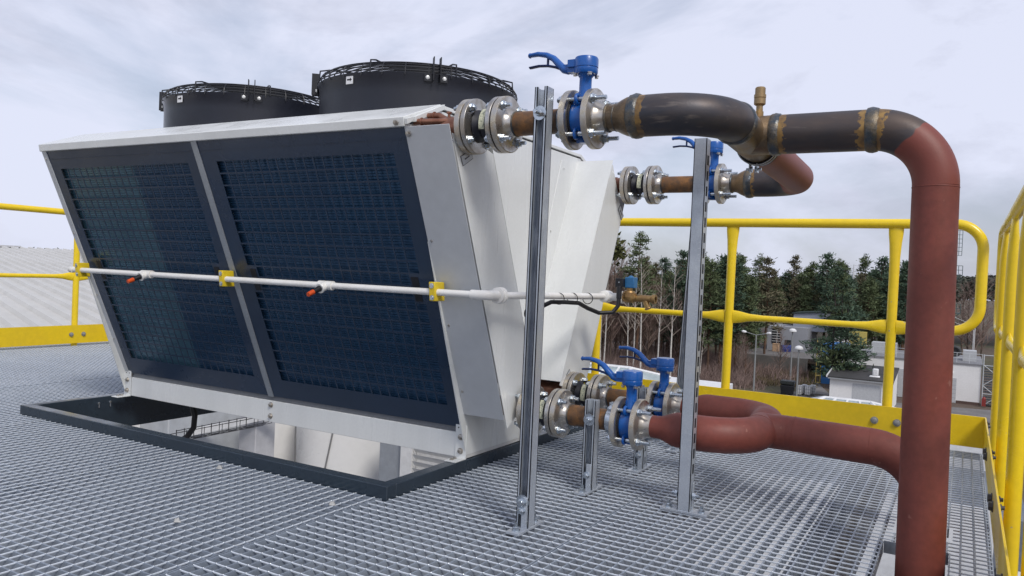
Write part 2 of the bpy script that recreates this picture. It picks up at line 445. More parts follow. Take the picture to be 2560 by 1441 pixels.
# fold in the end panel: a raised tapering rib
mb = MB()
mb.prism([(XR - .001, 2.86, .40), (XR - .001, 2.885, .40), (XR - .001, 3.20, 1.27), (XR - .001, 3.165, 1.27)], (.0035, 0, 0))
for y, z in ((3.19, 1.24), (2.985, .67), (2.45, 1.25), (2.75, 1.28), (3.05, 1.28), (2.80, .36), (3.09, .95)):
    mb.mark(); mb.lathe((XR + .002, y, z), (1, 0, 0), [(0, .006), (.003, .005)], 8)
part('panel_rib', mb, WHITE, cool, bevel=.001)
# header covers on the right end: outer shroud, end plate with cut corners, inner flange
XH = -1.430
wH = .26
def sy(z): return TOPY + (TOPZ - z) * (BOTY - TOPY) / (TOPZ - BOTZ)
sh = MB(); slab(sh, XR - .002, XH, .006, 1.090, .0005, .003)
ish = [(sy(1.27) + wH - .02, 1.27), (sy(.27) + wH, .27)]
pl = MB(); pl.prism([(XH - .002, sy(1.19) + .006, 1.19), (XH - .002, sy(1.19) + .14, 1.19), (XH - .002, sy(1.16) + wH - .017, 1.16), (XH - .002, sy(.305) + wH + .001, .305), (XH - .002, sy(.185) + .006, .185)], (.003, 0, 0))
far = MB(); far.prism([(XH - .002, sy(1.05) + .003, 1.05), (XH - .002, sy(1.27) + wH - .03, 1.27), (XH - .002, sy(.30) + wH, .30), (XH - .002, sy(.25) + .08, .25), (XH - .002, sy(.28) + .003, .28)], (.003, 0, 0))
inn = MB()
inn.add([(x, sy(z) + wH - (.02 if z > 1 else 0) + o, z) for z in (1.29, .315) for x in (XR - .001, XH + .002) for o in (0, .0025)], [(0, 1, 3, 2), (4, 6, 7, 5), (0, 4, 5, 1), (2, 3, 7, 6), (0, 2, 6, 4), (1, 5, 7, 3)])
part('header_shroud', sh, GREYW, cool, bevel=.001)
part('header_shroud', mir(sh), GREYW, cool)
part('header_end_plate', pl, WHITE, cool); part('header_end_plate', mir(far), WHITE, cool)
part('header_inner_flange', inn, WHITE, cool); part('header_inner_flange', mir(inn), WHITE, cool)
# small stickers with a dark frame by each pipe connection
for k, (y, z, a) in enumerate(((2.135, 1.125, 30), (3.46, 1.06, -45), (2.62, .36, 35), (2.985, .325, -50))):
    s = MB(); r = Matrix.Rotation(R_(a), 3, 'X'); s.box((XH + .0022, y, z), (.0008, .066, .034), r)
    st = part('sticker', s, INK, cool)
    s = MB(); s.box((XH + .0030, y, z), (.0008, .062, .030), r); part('sticker_face', s, GREYW, st)
    s = MB(); s.box((XH + .0038, y, z), (.0006, .030, .004), r); part('sticker_print', s, INK, st)
# base rails and feet
mb = MB(); mb.b2((XL + .05, BOTY - .0, .045), (XR - .05, BOTY + .03, .140))
mb2 = MB(); mb2.add(mb.v, mb.f); part('base_rail', mb2, WHITE, cool, bevel=.002)
part('base_rail', mir(mb), WHITE, cool, bevel=.002)
mb = MB(); mb.b2((XL + .05, BOTY + .006, .141), (XR - .05, BOTY + .06, .162)); part('drip_tray', mb, mat('tray_grey', (.20, .21, .23), .45, .4), cool)
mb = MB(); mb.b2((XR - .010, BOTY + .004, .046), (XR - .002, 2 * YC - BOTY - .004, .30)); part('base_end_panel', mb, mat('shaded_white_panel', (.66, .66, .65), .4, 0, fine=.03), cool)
mb = MB(); mb.b2((XL + .002, BOTY + .004, .046), (XL + .010, 2 * YC - BOTY - .004, .30)); part('base_end_panel', mb, WHITE, cool)
for x0, x1 in ((XR - .050, XR + .001), (XL + .002, XL + .052)):
    mb = MB(); mb.b2((x0, BOTY - .005, .046), (x1, BOTY - .001, .172)); mb.b2((x0, BOTY - .075, .0425), (x1, BOTY - .001, .0465))
    br = part('foot_bracket', mb, WHITE, cool, bevel=.001)
    xm = (x0 + x1) / 2; s = MB()
    for z in (.072, .125): s.hexb((xm, BOTY - .005, z), (0, -1, 0), .0095, .007, True, .003)
    for q in (-.022, .0): s.hexb((xm - .008, BOTY - .05 - q * .9, .0465), (0, 0, 1), .007, .005)
    part('bolt', s, STEEL, br)
    s = MB()
    for q in (-.012, .012): s.mark(); s.lathe((xm + q, BOTY - .0052, .160), (0, -1, 0), [(0, .003), (.0004, .003)], 8)
    part('screw_hole', s, INK, br)
s = MB()
for z in (.072, .122): s.hexb((mid, BOTY - .001, z), (0, -1, 0), .0095, .007)
part('rail_bolt', s, STEEL, cool)
s = MB()
for y in (2.36, 2.42): s.mark(); s.hexb((CX0 + t, y, .012), (1, 0, 0), .006, .005, False, mk=False); s.cyl((CX0 + t + .003, y, .008), (CX0 + t + .003, y, -.012), .003, 8)
part('clip_screw', s, ZINC, rc)
# fans
def fan(xc, q):
    c = V((xc, YC, 0)); R = .425
    m = MB(); m.lathe((xc, YC, 1.324), (0, 0, 1), [(0, R), (.125, R), (.175, R + .004), (.188, R + .012), (.191, R + .012), (.185, R + .002), (.10, R - .006), (.02, R - .006)], 72)
    m.f = [f for f in m.f if len(f) == 4]
    fo = part('fan', m, COWL, cool)
    g = MB()
    for r_, z_ in ((R + .010, 1.5230), (R + .004, 1.5370), (R - .004, 1.5490), (R - .018, 1.5580), (R - .036, 1.5630)): g.ring((xc, YC, z_), (0, 0, 1), r_, .0028, 72, 6)
    r_ = R - .058
    while r_ > .07: g.ring((xc, YC, 1.5660 + (.38 - r_) * .03), (0, 0, 1), r_, .0028, 56, 5); r_ -= .022
    for k in range(30):
        a = 2 * pi * k / 30; d = V((math.cos(a), math.sin(a), 0))
        g.tube([c + d * (R + .012) + V((0, 0, 1.5030)), c + d * (R + .010) + V((0, 0, 1.5300)), c + d * (R - .004) + V((0, 0, 1.5520)), c + d * (R - .05) + V((0, 0, 1.5655))], .002, 5)
    for k in range(8):
        a = 2 * pi * k / 8 + .2; d = V((math.cos(a), math.sin(a), 0))
        g.tube([c + d * (R + .014) + V((0, 0, 1.5150)), c + d * (R + .010) + V((0, 0, 1.5610)), c + d * (R - .03) + V((0, 0, 1.5710)), c + d * .06 + V((0, 0, 1.5810))], .0035, 6)
    part('fan_guard', g, BLACK, fo, fix=False)
    hub = MB(); hub.lathe((xc, YC, 1.40), (0, 0, 1), [(0, .12), (.10, .12), (.12, .1)], 24)
    for k in range(5):
        a = 2 * pi * k / 5
        hub.add([c + V((math.cos(a + d) * r, math.sin(a + d) * r, z)) for r, d, z in ((.11, -.15, 1.40), (.11, .35, 1.47), (.40, .30, 1.46), (.40, -.05, 1.41))], [(0, 1, 2, 3)])
    part('fan_rotor', hub, BLACK, fo)
    # hinge brackets at the front right and left of each cowl
    h = MB(); hb = MB()
    for a0 in (R_(-43.5), R_(-140)):
        for da, sgn in ((-.040, -1), (.020, 1)):
            a = a0 + da; d = V((math.cos(a), math.sin(a), 0)); tn = V((-d.y, d.x, 0)); rot = Matrix((tn, d, V((0, 0, 1)))).transposed()
            h.mark(); h.box(c + d * (R + .020) + V((0, 0, 1.5300)), (.004, .030, .092), rot)
            h.box(c + d * (R + .009) + tn * sgn * .016 + V((0, 0, 1.4990)), (.034, .004, .030), rot)
            hb.hexb(c + d * (R + .011) + tn * sgn * .020 + V((0, 0, 1.4990)), d, .0062, .004)
    hg = part('hinge_bracket', h, BLACK, fo, bevel=.001); part('hinge_bolt', hb, mat('silver_bolt%d' % q, (.8, .8, .78), .3, .3), fo)
    a = R_(-92); d = V((math.cos(a), math.sin(a), 0)); tn = V((-d.y, d.x, 0)); rot = Matrix((tn, d, V((0, 0, 1)))).transposed()
    s = MB(); s.box(c + d * (R + .006) + V((0, 0, 1.4910)), (.036, .002, .034), rot); st = part('arrow_sticker', s, STICK, fo)
    o = c + d * (R + .0076) + V((0, 0, 1.4910)); s = MB()
    def q2(x, z): return o + tn * x + V((0, 0, z))
    s.quad(q2(-.012, -.003), q2(.004, -.003), q2(.004, .003), q2(-.012, .003)); s.quad(q2(.003, -.008), q2(.013, 0), q2(.003, .008))
    part('sticker_arrow', s, INK, fo)
fan(-2.135, 1); fan(-3.165, 2)
# copper header pipes
def header(y, z, k, up):
    m = MB()
    m.tube([(-1.66, y, z - .10 * up), (-1.60, y, z - .03 * up), (-1.55, y, z), (-1.50, y, z)], .036, 18)
    m.tube([(-1.52, y, z), (-1.418, y, z)], .037, 20); m.tube([(-1.462, y, z), (-1.450, y, z)], .040, 20)
    if up > 0:
        m.tube([(-1.60, y - .055, z + .018), (-1.55, y - .052, z + .016), (-1.49, y - .02, z + .020)], .010, 10)
        m.tube([(-1.585, y - .0, z + .046), (-1.54, y - .0, z + .044), (-1.505, y, z + .025)], .011, 10)
        m.ring((-1.572, y - .053, z + .017), (1, 0, 0), .011, .003, 14, 6)
        m.ring((-1.56, y, z + .045), (1, 0, 0), .012, .003, 14, 6)
        m.lathe((-1.505, y + .005, z + .030), (0, 0, up), [(0, .005), (.02, .005), (.02, .009), (.026, .009)], 10)
    part('header_pipe', m, COPPER, cool)

# ================================================================== PIPE BRANCHES (four equal sets)
BR = [((-1.011, 2.130, 1.222), 'upper front'), ((-.992, 3.450, 1.187), 'upper rear'), ((-.993, 2.580, .249), 'lower front'), ((-1.020, 3.000, .260), 'lower rear')]
for k, (o, nm) in enumerate(BR): header(o[1], o[2], k, 1 if k < 2 else -1)
FR = .0885
def flange(mb, x, thick, face_r=None, n=48):
    b = .0015
    mb.lathe((x, 0, 0), (1, 0, 0), [(0, .03), (0, FR - b), (b, FR), (thick - b, FR), (thick, FR - b), (thick, .03)], n); return mb
BC = .0715
def bolts(mb, x0, x1, ang0=45, left=0.012, right=0.02, headL=True, k=4):
    for i in range(k):
        a = R_(ang0 + 360 / k * i); y, z = BC * math.cos(a), BC * math.sin(a)
        mb.mark()
        if x0 is not None: mb.hexb((x0, y, z), (-1, 0, 0), .0118, .011, True, left, mk=False)
        if x1 is not None: mb.hexb((x1, y, z), (1, 0, 0), .0118, .011, True, right, mk=False)
        if x0 is not None and x1 is not None: mb.cyl((x0, y, z), (x1, y, z), .0068, 10)
    return mb
# butterfly valve, origin at its centre
def make_valve():
    r = root('butterfly_valve', 'x', 'valve', (0, 0, 0), 'blue butterfly valves in the pipe branches')
    m = MB(); m.lathe((-.023, 0, 0), (1, 0, 0), [(0, .035), (0, .058), (.046, .058), (.046, .035)], 36)
    for sx in (0,):
        for a in (45, 135, 225, 315):
            a = R_(a); y, z = BC * math.cos(a), BC * math.sin(a)
            m.tube([V((sx, y * .74, z * .74)), V((sx, y * .9, z * .9))], (.011), 10)
            m.ring((sx, y, z), (1, 0, 0), .0125, .0055, 16, 8)
    m.box((0, 0, -.062), (.030, .036, .018))
    body = part('valve_body', m, BLUE, r, bevel=.002)
    m = MB(); m.lathe((0, 0, .045), (0, 0, 1), [(0, .026), (.018, .022), (.040, .0185), (.078, .0185), (.086, .024), (.094, .030)], 20)
    m.box((0, 0, .072), (.030, .034, .02)); part('valve_neck', m, BLUE, r, bevel=.002)
    m = MB()
    m.mark(); m.lathe((-.024, 0, 0), (1, 0, 0), [(0, .046), (0, .064), (.004, .064), (.004, .046)], 30); m.mark(); m.lathe((.020, 0, 0), (1, 0, 0), [(0, .046), (0, .064), (.004, .064), (.004, .046)], 30)
    part('seat_ring', m, RUBBER, r)
    m = MB(); m.lathe((0, 0, .134), (0, 0, 1), [(0, .033), (.004, .0355), (.016, .0355), (.0165, .0345), (.019, .0345), (.0195, .036), (.044, .036), (.050, .033)], 28)
    m.box((-.030, 0, .167), (.045, .044, .022)); m.box((-.036, .0, .151), (.04, .030, .018))
    part('valve_head', m, BLUE, r, bevel=.002)
    m = MB()
    for x, y in ((-.024, -.024), (.024, -.024), (-.024, .024), (.024, .024)): m.hexb((x, y, .134), (0, 0, -1), .006, .007)
    part('head_bolt', m, STEEL, r)
    m = MB()
    pts = [(-.045, 0, .151), (-.058, 0, .150), (-.072, 0, .155), (-.090, 0, .172), (-.110, 0, .192), (-.135, 0, .205), (-.165, 0, .211), (-.195, 0, .209)]
    rs = [(.012, .009), (.013, .011), (.013, .012), (.013, .011), (.012, .010), (.0115, .0085), (.011, .0075), (.010, .006)]
    # elliptical section: first number across (Y), second in the vertical plane
    m.tube(pts, [(a, b) for a, b in rs], 14); m.lathe((-.193, 0, .209), (-1, 0, 0), [(0, .0085), (.004, .007), (.007, .003), (.0075, 0)], 14)
    m.box((-.062, 0, .163), (.022, .020, .010))
    lev = part('lever', m, BLUE, r)
    m = MB(); m.tube([(-.085, 0, .158), (-.105, 0, .166), (-.13, 0, .172), (-.16, 0, .174), (-.192, 0, .171)], [(.009, .004)] * 5, 10)
    m.tube([(-.130, 0, .174), (-.130, 0, .198)], .004, 8); part('trigger', m, mat('dark_blue_steel', (.004, .02, .10), .4), lev)
    return r
def make_joint():   # rubber compensator with its two steel flanges
    r = root('expansion_joint', 'x', 'pipe joint', (0, 0, 0), 'rubber expansion joints between the flanges')
    L = -.371
    m = MB(); m.lathe((L, 0, 0), (1, 0, 0), [(0, .045), (.004, .052), (.014, .044), (.022, .041), (.030, .046), (.040, .056), (.050, .057), (.060, .052), (.067, .045), (.071, .050), (.075, .045)], 36)
    b = part('bellows', m, RUBBER, r)
    m = MB()
    for k in range(8):
        a0 = R_(200 - 9 * k); a1 = R_(200 - 9 * (k + 1))
        m.add([(L + .034, math.cos(a0) * .0580, math.sin(a0) * .0580), (L + .054, math.cos(a0) * .0582, math.sin(a0) * .0582), (L + .054, math.cos(a1) * .0582, math.sin(a1) * .0582), (L + .034, math.cos(a1) * .0580, math.sin(a1) * .0580)], [(0, 1, 2, 3)])
    part('rubber_label', m, LABELY, r)
    m = MB(); flange(m, L - .016, .016); part('flange', m, STEEL, r, bevel=.0008)
    m = MB(); flange(m, L + .075, .016); part('flange', m, STEEL, r, bevel=.0008)
    m = MB(); bolts(m, None, L, 45, right=.004); bolts(m, L + .075, None, 45, left=.004); part('bolt', m, ZINC, r)
    return r
def make_spool():   # rusty pipe between expansion joint and valve, weld neck flanges at both ends, plus flange on unit
    r = root('pipe_spool', 'x', 'pipe', (0, 0, 0), 'rusty flanged pipe pieces between joint and valve')
    m = MB(); m.tube([(-.232, 0, 0), (-.046, 0, 0)], .0375, 28); part('pipe', m, RUSTP, r)
    m = MB(); m.ring((-.230, 0, 0), (1, 0, 0), .0372, .0032, 36, 8); part('weld', m, WELD, r)
    m = MB(); m.lathe((-.2755, 0, 0), (1, 0, 0), [(0, .03), (0, FR - .002), (.0015, FR), (.0185, FR), (.020, FR - .002), (.020, .056), (.024, .050), (.036, .040), (.044, .038)], 48); part('neck_flange', m, RIM, r)
    m = MB(); m.lathe((-.2555, 0, 0), (1, 0, 0), [(0, .03), (0, FR - .003), (.0006, FR - .003), (.0006, .057), (.004, .051), (.016, .041), (.0245, .0385), (.0245, .03)], 48); part('flange_face', m, STEEL, r)
    m = MB(); m.lathe((-.0455, 0, 0), (1, 0, 0), [(0, .03), (0, FR - .002), (.0015, FR), (.0175, FR), (.019, FR - .002), (.019, .03)], 48); part('slip_flange', m, RIM, r)
    m = MB(); m.lathe((-.0265, 0, 0), (1, 0, 0), [(0, .03), (0, FR - .003), (.0006, FR - .003), (.0006, .03)], 48); part('flange_face', m, STEEL, r)
    m = MB(); bolts(m, None, -.2548, 45, right=.016); bolts(m, -.0455, None, 45, left=.005); part('bolt', m, ZINC, r)
    m = MB(); m.lathe((-.2800, 0, 0), (1, 0, 0), [(0, FR - .004), (.0045, FR - .004)], 40); part('gasket', m, RUBBER, r)
    return r
def make_unitflange():
    r = root('header_flange', 'x', 'flange', (0, 0, 0), 'bare steel counter flanges on the copper headers')
    m = MB(); m.lathe((-.4110, 0, 0), (1, 0, 0), [(0, .03), (0, FR - .002), (.0015, FR), (.0185, FR), (.020, FR - .002), (.020, .03)], 48); part('flange_ring', m, RIM, r)
    m = MB(); m.lathe((-.3912, 0, 0), (1, 0, 0), [(0, FR - .004), (.0042, FR - .004)], 40); part('gasket', m, RUBBER, r)
    m = MB(); bolts(m, -.411, None, 45, left=.010); part('bolt', m, ZINC, r)
    return r
def make_outflange():
    r = root('neck_flange', 'x', 'flange', (0, 0, 0), 'weld neck flanges behind the valves')
    m = MB(); m.lathe((.0265, 0, 0), (1, 0, 0), [(0, .03), (0, FR - .002), (.0015, FR), (.0175, FR), (.019, FR - .002), (.019, .03)], 48); part('flange_ring', m, RIM, r)
    m = MB(); m.lathe((.0455, 0, 0), (1, 0, 0), [(0, .03), (0, FR - .003), (.0006, FR - .003), (.0006, .057), (.005, .051), (.020, .042), (.036, .0385), (.036, .03)], 48); part('flange_neck', m, STEEL, r)
    m = MB()
    for i in range(4):
        a = R_(45 + 90 * i); q = (BC * math.cos(a), BC * math.sin(a)); m.hexb((.0461, *q), (1, 0, 0), .0118, .011, True, .032); m.cyl((-.0265, *q), (.0265, *q), .0066, 10)
    part('stud_bolt', m, ZINC, r)
    return r
where = ['on the %s branch' % b for _, b in BR]
LV = ['blue butterfly valve topmost and nearest, lever open against the sky', 'blue butterfly valve half hidden behind the slotted tall post under the big pipe', 'blue butterfly valve at the front of the low pair, near the red reducer', 'blue butterfly valve at the back of the low pair, by the yellow toe board']
LJ = ['black rubber expansion joint beside the top right corner of the cooler', 'black rubber expansion joint high up behind the cooler, against the sky', 'black rubber expansion joint partly behind the foremost tall post, near the floor', 'black rubber expansion joint low down at the rear, by the yellow toe board']
LS = ['rusty flanged pipe piece clamped to the foremost tall post, at the top', 'rusty flanged pipe piece left of the slotted post, high at the rear', 'rusty flanged pipe piece held by the short front post near the floor', 'rusty flanged pipe piece at the rear of the low pair']
LU = ['steel flange on the copper header at the top front corner of the cooler', 'steel flange on the copper header at the upper rear corner of the cooler', 'steel flange on the lower front header, behind the foremost tall post', 'steel flange on the lower rear header, against the yellow toe board']
LO = ['steel neck flange right of the topmost valve, before the browned reducer', 'steel neck flange right of the rear upper valve, before the small browned reducer', 'steel neck flange right of the front low valve, on the red reducer', 'steel neck flange right of the rear low valve, mostly behind the slotted post']
for mk, lab in ((make_valve, LV), (make_joint, LJ), (make_spool, LS), (make_unitflange, LU), (make_outflange, LO)):
    r = mk()
    for k, (o, nm) in enumerate(BR):
        c = r if k == 0 else copy_tree(r, None)
        c.location = o; c['label'] = lab[k]

# ================================================================== BIG PIPEWORK
RB = .0592
def arc(c, a, b, r, n=12):
    """quarter bend: centre c, start dir a, end dir b (unit vectors)"""
    a = V(a); b = V(b); c = V(c)
    return [c + a * r * math.cos(t) + b * r * math.sin(t) for t in [pi / 2 * i / n for i in range(n + 1)]]
def dens(a, b, k):
    a = V(a); b = V(b); return [a + (b - a) * i / k for i in range(k + 1)]
def run_att(pts, f): return [f(p) for p in pts]
upp = root('upper_pipework', 'dark bare steel manifold turning down into a thick red primed riser pipe', 'pipework', (-.6, 2.47, 1.21))
zn, zf, zo = 1.222, 1.187, 1.212
BX = .165
XT = -.607
def dw(d): return min(max((d - .010) / .045, .0), 1.05) + .0001
def weldband(m, c, d, r=None, w=.016, h=.0055):
    """lumpy capping bead round a pipe"""
    r = r or RB; d = V(d); m.mark(); rg_ = random.Random(int(abs(c[0]) * 1000)); b = len(m.v)
    m.lathe(V(c) - d * w, d, [(0, r - .001), (w * .25, r + h * .55), (w * .6, r + h * .8), (w, r + h), (w * 1.4, r + h * .75), (w * 1.75, r + h * .5), (w * 2, r - .001)], 56)
    q = V(c)
    for i in range(b, len(m.v)):
        p = V(m.v[i]); ax = q + d * (p - q).dot(d); m.v[i] = tuple(ax + (p - ax) * (1 + rg_.uniform(-.012, .014)) + d * rg_.uniform(-.0012, .0012))      # weld distance code
# near branch: reducer, weld, big pipe, elbow to tee
m = MB(); m.lathe((-.931, 2.13, zn), (1, 0, 0), [(0, .0385), (.022, .0385), (.030, .041), (.045, .049), (.062, .056), (.078, RB), (.086, RB)], 32); part('reducer', m, BROWN, upp)
m = MB(); m.mark(); m.ring((-.930, 2.13, zn), (1, 0, 0), .0382, .0045, 32, 8); m.mark(); m.ring((-.906, 2.13, zn), (1, 0, 0), .0382, .0028, 32, 8); weldband(m, (-.843, 2.13, zn), (1, 0, 0)); part('weld', m, WELD, upp)
pts = dens((-.843, 2.13, zn), (XT - BX, 2.13, zn), 12) + arc((XT - BX, 2.13 + BX, zn), (0, -1, 0), (1, 0, 0), BX, 16)[1:]
L = 0; at = []
for i, p in enumerate(pts):
    if i: L += (p - pts[i - 1]).length
    at.append(dw(L))
tot = L
m = MB(); m.tube(pts, RB, 40, att=at); part('bare_pipe', m, MILL, upp)
# tee with weld rings
m = MB(); m.tube([(XT, 2.13 + BX, zn), (XT, 2.38, zo + .004), (XT, 2.47, zo), (XT, 2.56, zo - .004), (XT, 2.645, zo - .006)], RB, 40)
m.tube([(XT, 2.47, zo), (XT + .03, 2.47, zo), (XT + .085, 2.47, zo)], [RB * .995, RB * .995, RB * .98], 40)
# swelling where the branch leaves the run
m.tube([(XT + .02, 2.47, zo), (XT + .045, 2.47, zo), (XT + .062, 2.47, zo), (XT + .080, 2.47, zo)], [(RB * 1.45, RB * .97), (RB * 1.2, RB * .99), (RB * 1.06, RB * 1.0), RB], 40)
part('tee', m, BROWN, upp)
m = MB()
weldband(m, (XT, 2.13 + BX + .010, zn - .001), (0, 1, 0))
weldband(m, (XT + .083, 2.47, zo), (1, 0, 0)); m.mark(); m.ring((XT, 2.645, zo - .006), (0, 1, 0), RB, .004, 40, 8)
part('weld', m, WELD, upp)
# outlet to the riser elbow
XRI = -.088
XE = XRI - BX
pts = dens((XT + .083, 2.47, zo), (XE - .004, 2.47, zo), 24)
at = [min(dw((p - pts[0]).length), dw((p - pts[-1]).length)) for p in pts]
m = MB(); m.tube(pts, RB, 40, att=at); part('bare_pipe', m, MILL, upp)
m = MB(); weldband(m, (XE - .002, 2.47, zo), (1, 0, 0), None, .018, .006); part('weld', m, WELD, upp)
pts = arc((XE, 2.47, zo - BX), (0, 0, 1), (1, 0, 0), BX, 24)
m = MB(); at = [dw(i / 24 * BX * 1.57) if i < 4 else 1.15 + (i - 4) / 10 * 1.6 for i in range(25)]
m.tube(pts, RB, 44, att=at); part('riser_elbow', m, MILL, upp)
m = MB(); m.tube([(XRI, 2.47, zo - BX), (XRI + .012, 2.47, 0), (XRI + .020, 2.47, -.9)], [RB, RB * 1.05, RB * 1.06], 44); m.ring((XRI, 2.47, zo - BX - .003), (0, 0, 1), RB - .0005, .0017, 44, 8); part('riser', m, PRIMER, upp)
# rear branch in red primer, elbow, reducer
pts = dens((XT, 2.647, zo - .006), (XT, 3.45 - BX, zf), 6) + arc((XT - BX, 3.45 - BX, zf), (1, 0, 0), (0, 1, 0), BX, 16)[1:]
m = MB(); at = [2.9] * 7 + [2.9 - .12 * i for i in range(1, 17)]
m.tube(pts, RB, 40, att=at); part('rear_branch', m, MILL, upp)
m = MB(); m.tube(dens((XT - BX, 3.45, zf), (-.832, 3.45, zf), 4), RB, 36, att=[1.0, .9, .6, .3, .01]); part('bare_pipe', m, MILL, upp)
m = MB(); m.lathe((-.912, 3.45, zf), (1, 0, 0), [(0, .0385), (.020, .0385), (.028, .041), (.042, .049), (.058, .056), (.073, RB), (.082, RB)], 32); part('reducer', m, BROWN, upp)
m = MB(); weldband(m, (-.832, 3.45, zf), (1, 0, 0)); m.mark(); m.ring((-.908, 3.45, zf), (1, 0, 0), .0382, .0045, 32, 8); part('weld', m, WELD, upp)
# manifold clamp on the slotted post
m = MB(); m.ring((XT, 2.60, zo - .005), (0, 1, 0), RB + .004, .0045, 40, 6)
part('clamp_rubber', m, RUBBER, upp)
m = MB()
k_ = 40
for y in (2.588, 2.612): m.ring((XT, y, zo - .005), (0, 1, 0), RB + .008, .0018, 40, 5)
for x in (-.012, .012): m.box((XT + x - .01, 2.60, zo - RB - .022), (.003, .026, .030))
m.hexb((XT - .006, 2.60, zo - RB - .026), (1, 0, 0), .008, .008, True, .01, mk=False); m.hexb((XT - .014, 2.60, zo - RB - .026), (-1, 0, 0), .008, .008, True, .01, mk=False)
part('clamp_band', m, ZINC, upp)
# brass air vent
av = root('air_vent', 'brass screw-capped air vent standing on the bare steel manifold', 'air vent', (-.578, 2.47, zo + RB))
m = MB(); m.lathe((-.578, 2.47, zo + RB - .006), (0, 0, 1), [(0, .013), (.020, .013), (.021, .0105), (.028, .0105)], 8); part('nipple', m, BRASS, av)
m = MB(); m.lathe((-.578, 2.47, zo + RB + .020), (0, 0, 1), [(0, .010), (.012, .010), (.014, .014), (.017, .0175), (.034, .0175), (.035, .0165), (.0365, .018), (.046, .018), (.047, .0155), (.066, .0155), (.069, .013)], 22); part('vent_cap', m, mat('dull_brass', (.36, .25, .13), .5, .6), av)

low = root('lower_pipework', 'red primed forked pipe running low above the grating behind the riser', 'pipework', (-.6, 2.79, .25))
for (o, s) in ((BR[2][0], 1), (BR[3][0], -1)):
    x, y, z = o
    m = MB(); m.lathe((x + .080, y, z), (1, 0, 0), [(0, .0385), (.022, .0385), (.034, .040), (.052, .047), (.075, .056), (.095, RB), (.105, RB)], 34); part('reducer', m, PRIMER, low)
    xe = -.590 - .155
    pts = dens((x + .18, y, z), (xe, y, z), 4) + arc((xe, y + s * .155, z), (0, -s, 0), (1, 0, 0), .155, 16)[1:]
    m = MB(); m.tube(pts + [V((-.590, y + s * .19, .25))], RB, 40); part('fork_arm', m, PRIMER, low)
m = MB(); m.tube([(-.590, 2.735, .25), (-.590, 2.845, .25)], RB, 40); m.tube([(-.590, 2.79, .25), (-.47, 2.79, .25)], RB * .99, 40)
m.tube([(-.575, 2.79, .25), (-.550, 2.79, .25), (-.530, 2.79, .25), (-.505, 2.79, .25)], [(RB * 1.5, RB * .97), (RB * 1.25, RB * .99), (RB * 1.08, RB * 1.0), RB], 40); part('tee', m, PRIMER, low)
m = MB(); m.tube(dens((-.49, 2.79, .25), (-.245, 2.79, .244), 4) + arc((-.245, 2.79, .244 - BX), (0, 0, 1), (1, 0, 0), BX, 16)[1:] + [V((-.082, 2.79, -.9))], RB, 40); part('outlet_pipe', m, PRIMER, low)
m = MB(); m.mark(); m.ring((-.482, 2.79, .25), (1, 0, 0), RB - .001, .0022, 40, 6); m.mark(); m.ring((-.245, 2.79, .244), (1, 0, 0), RB - .001, .0018, 40, 6); part('painted_weld', m, PRIMER, low)

# ================================================================== STRUT POSTS
def strut_mesh(h, slots=True, z0=.004):
    """41 mm C channel, open side -Y, lips at the opening; slots in the +X and -X webs"""
    m = MB(); a = .0205; t_ = .0025
    def web(sx):
        if not slots: m.b2((sx * a, -a, z0), (sx * (a - t_), a, h)); return
        m.b2((sx * a, -a, z0), (sx * (a - t_), -.0075, h)); m.b2((sx * a, .0075, z0), (sx * (a - t_), a, h))
        z = z0 + .02; last = z0
        while z < h - .035:
            m.b2((sx * a, -.0075, last), (sx * (a - t_), .0075, z)); last = z + .028; z += .05
        m.b2((sx * a, -.0075, last), (sx * (a - t_), .0075, h))
    web(1); web(-1)
    m.b2((-a, a - t_, z0), (a, a, h))
    for sx in (-1, 1):
        m.b2((sx * a, -a, z0), (sx * .011, -a + t_, h)); m.b2((sx * .011, -a, z0), (sx * (.011 + t_), -a + .008, h))
    return m
def make_post(h, open_='y', plate='y', slots=True, marks=True):
    r = root('strut_post', 'x', 'support post', (0, 0, 0), 'galvanised channel posts carrying the pipes')
    m = strut_mesh(h, slots)
    if open_ == 'x': m.v = [(y, -x, z) for x, y, z in m.v]
    if open_ == 'back': m.v = [(-x, -y, z) for x, y, z in m.v]
    part('channel', m, GALV, r)
    m = MB(); q = (.044, .155) if plate == 'y' else (.155, .044)
    m.b2((-q[0] / 2, -q[1] / 2, .001), (q[0] / 2, q[1] / 2, .009)); 
    d = V((0, 1, 0)) if plate == 'y' else V((1, 0, 0))
    s = V((1, 0, 0)) if plate == 'y' else V((0, 1, 0))
    for sg in (-1, 1):
        m.prism([d * sg * .0215 + V((0, 0, .009)) - s * .002, d * sg * .0245 + V((0, 0, .009)) - s * .002, d * sg * .0245 + V((0, 0, .10)) - s * .002, d * sg * .0215 + V((0, 0, .10)) - s * .002], s * .004 if False else s * .018)
    part('base_plate', m, GALV, r, bevel=.001)
    m = MB()
    for sg in (-1, 1): m.hexb(d * sg * .055 + V((0, 0, .009)), (0, 0, 1), .010, .009, True, .012)
    for sg in (-1, 1): m.hexb(d * sg * .0245 + V((0, 0, .060)), d * sg, .010, .009, True, .008)
    part('bolt', m, ZINC, r)
    if marks:
        m = MB(); z = .12; i = 0
        ax = (0.0207, 0) 
        while z < h - .02:
            wd = .006 if i % 5 else .010
            if open_ == 'x': m.b2((.008, -.0208, z), (.008 + wd, -.0204, z + .0015))
            else: m.b2((.0204, .0105, z), (.0208, .0105 + wd * .7, z + .0015))
            z += .01 if False else .02; i += 1
        part('scale_marks', m, mat('scratch_mark', (.68, .70, .72), .4, .5), r)
    return r
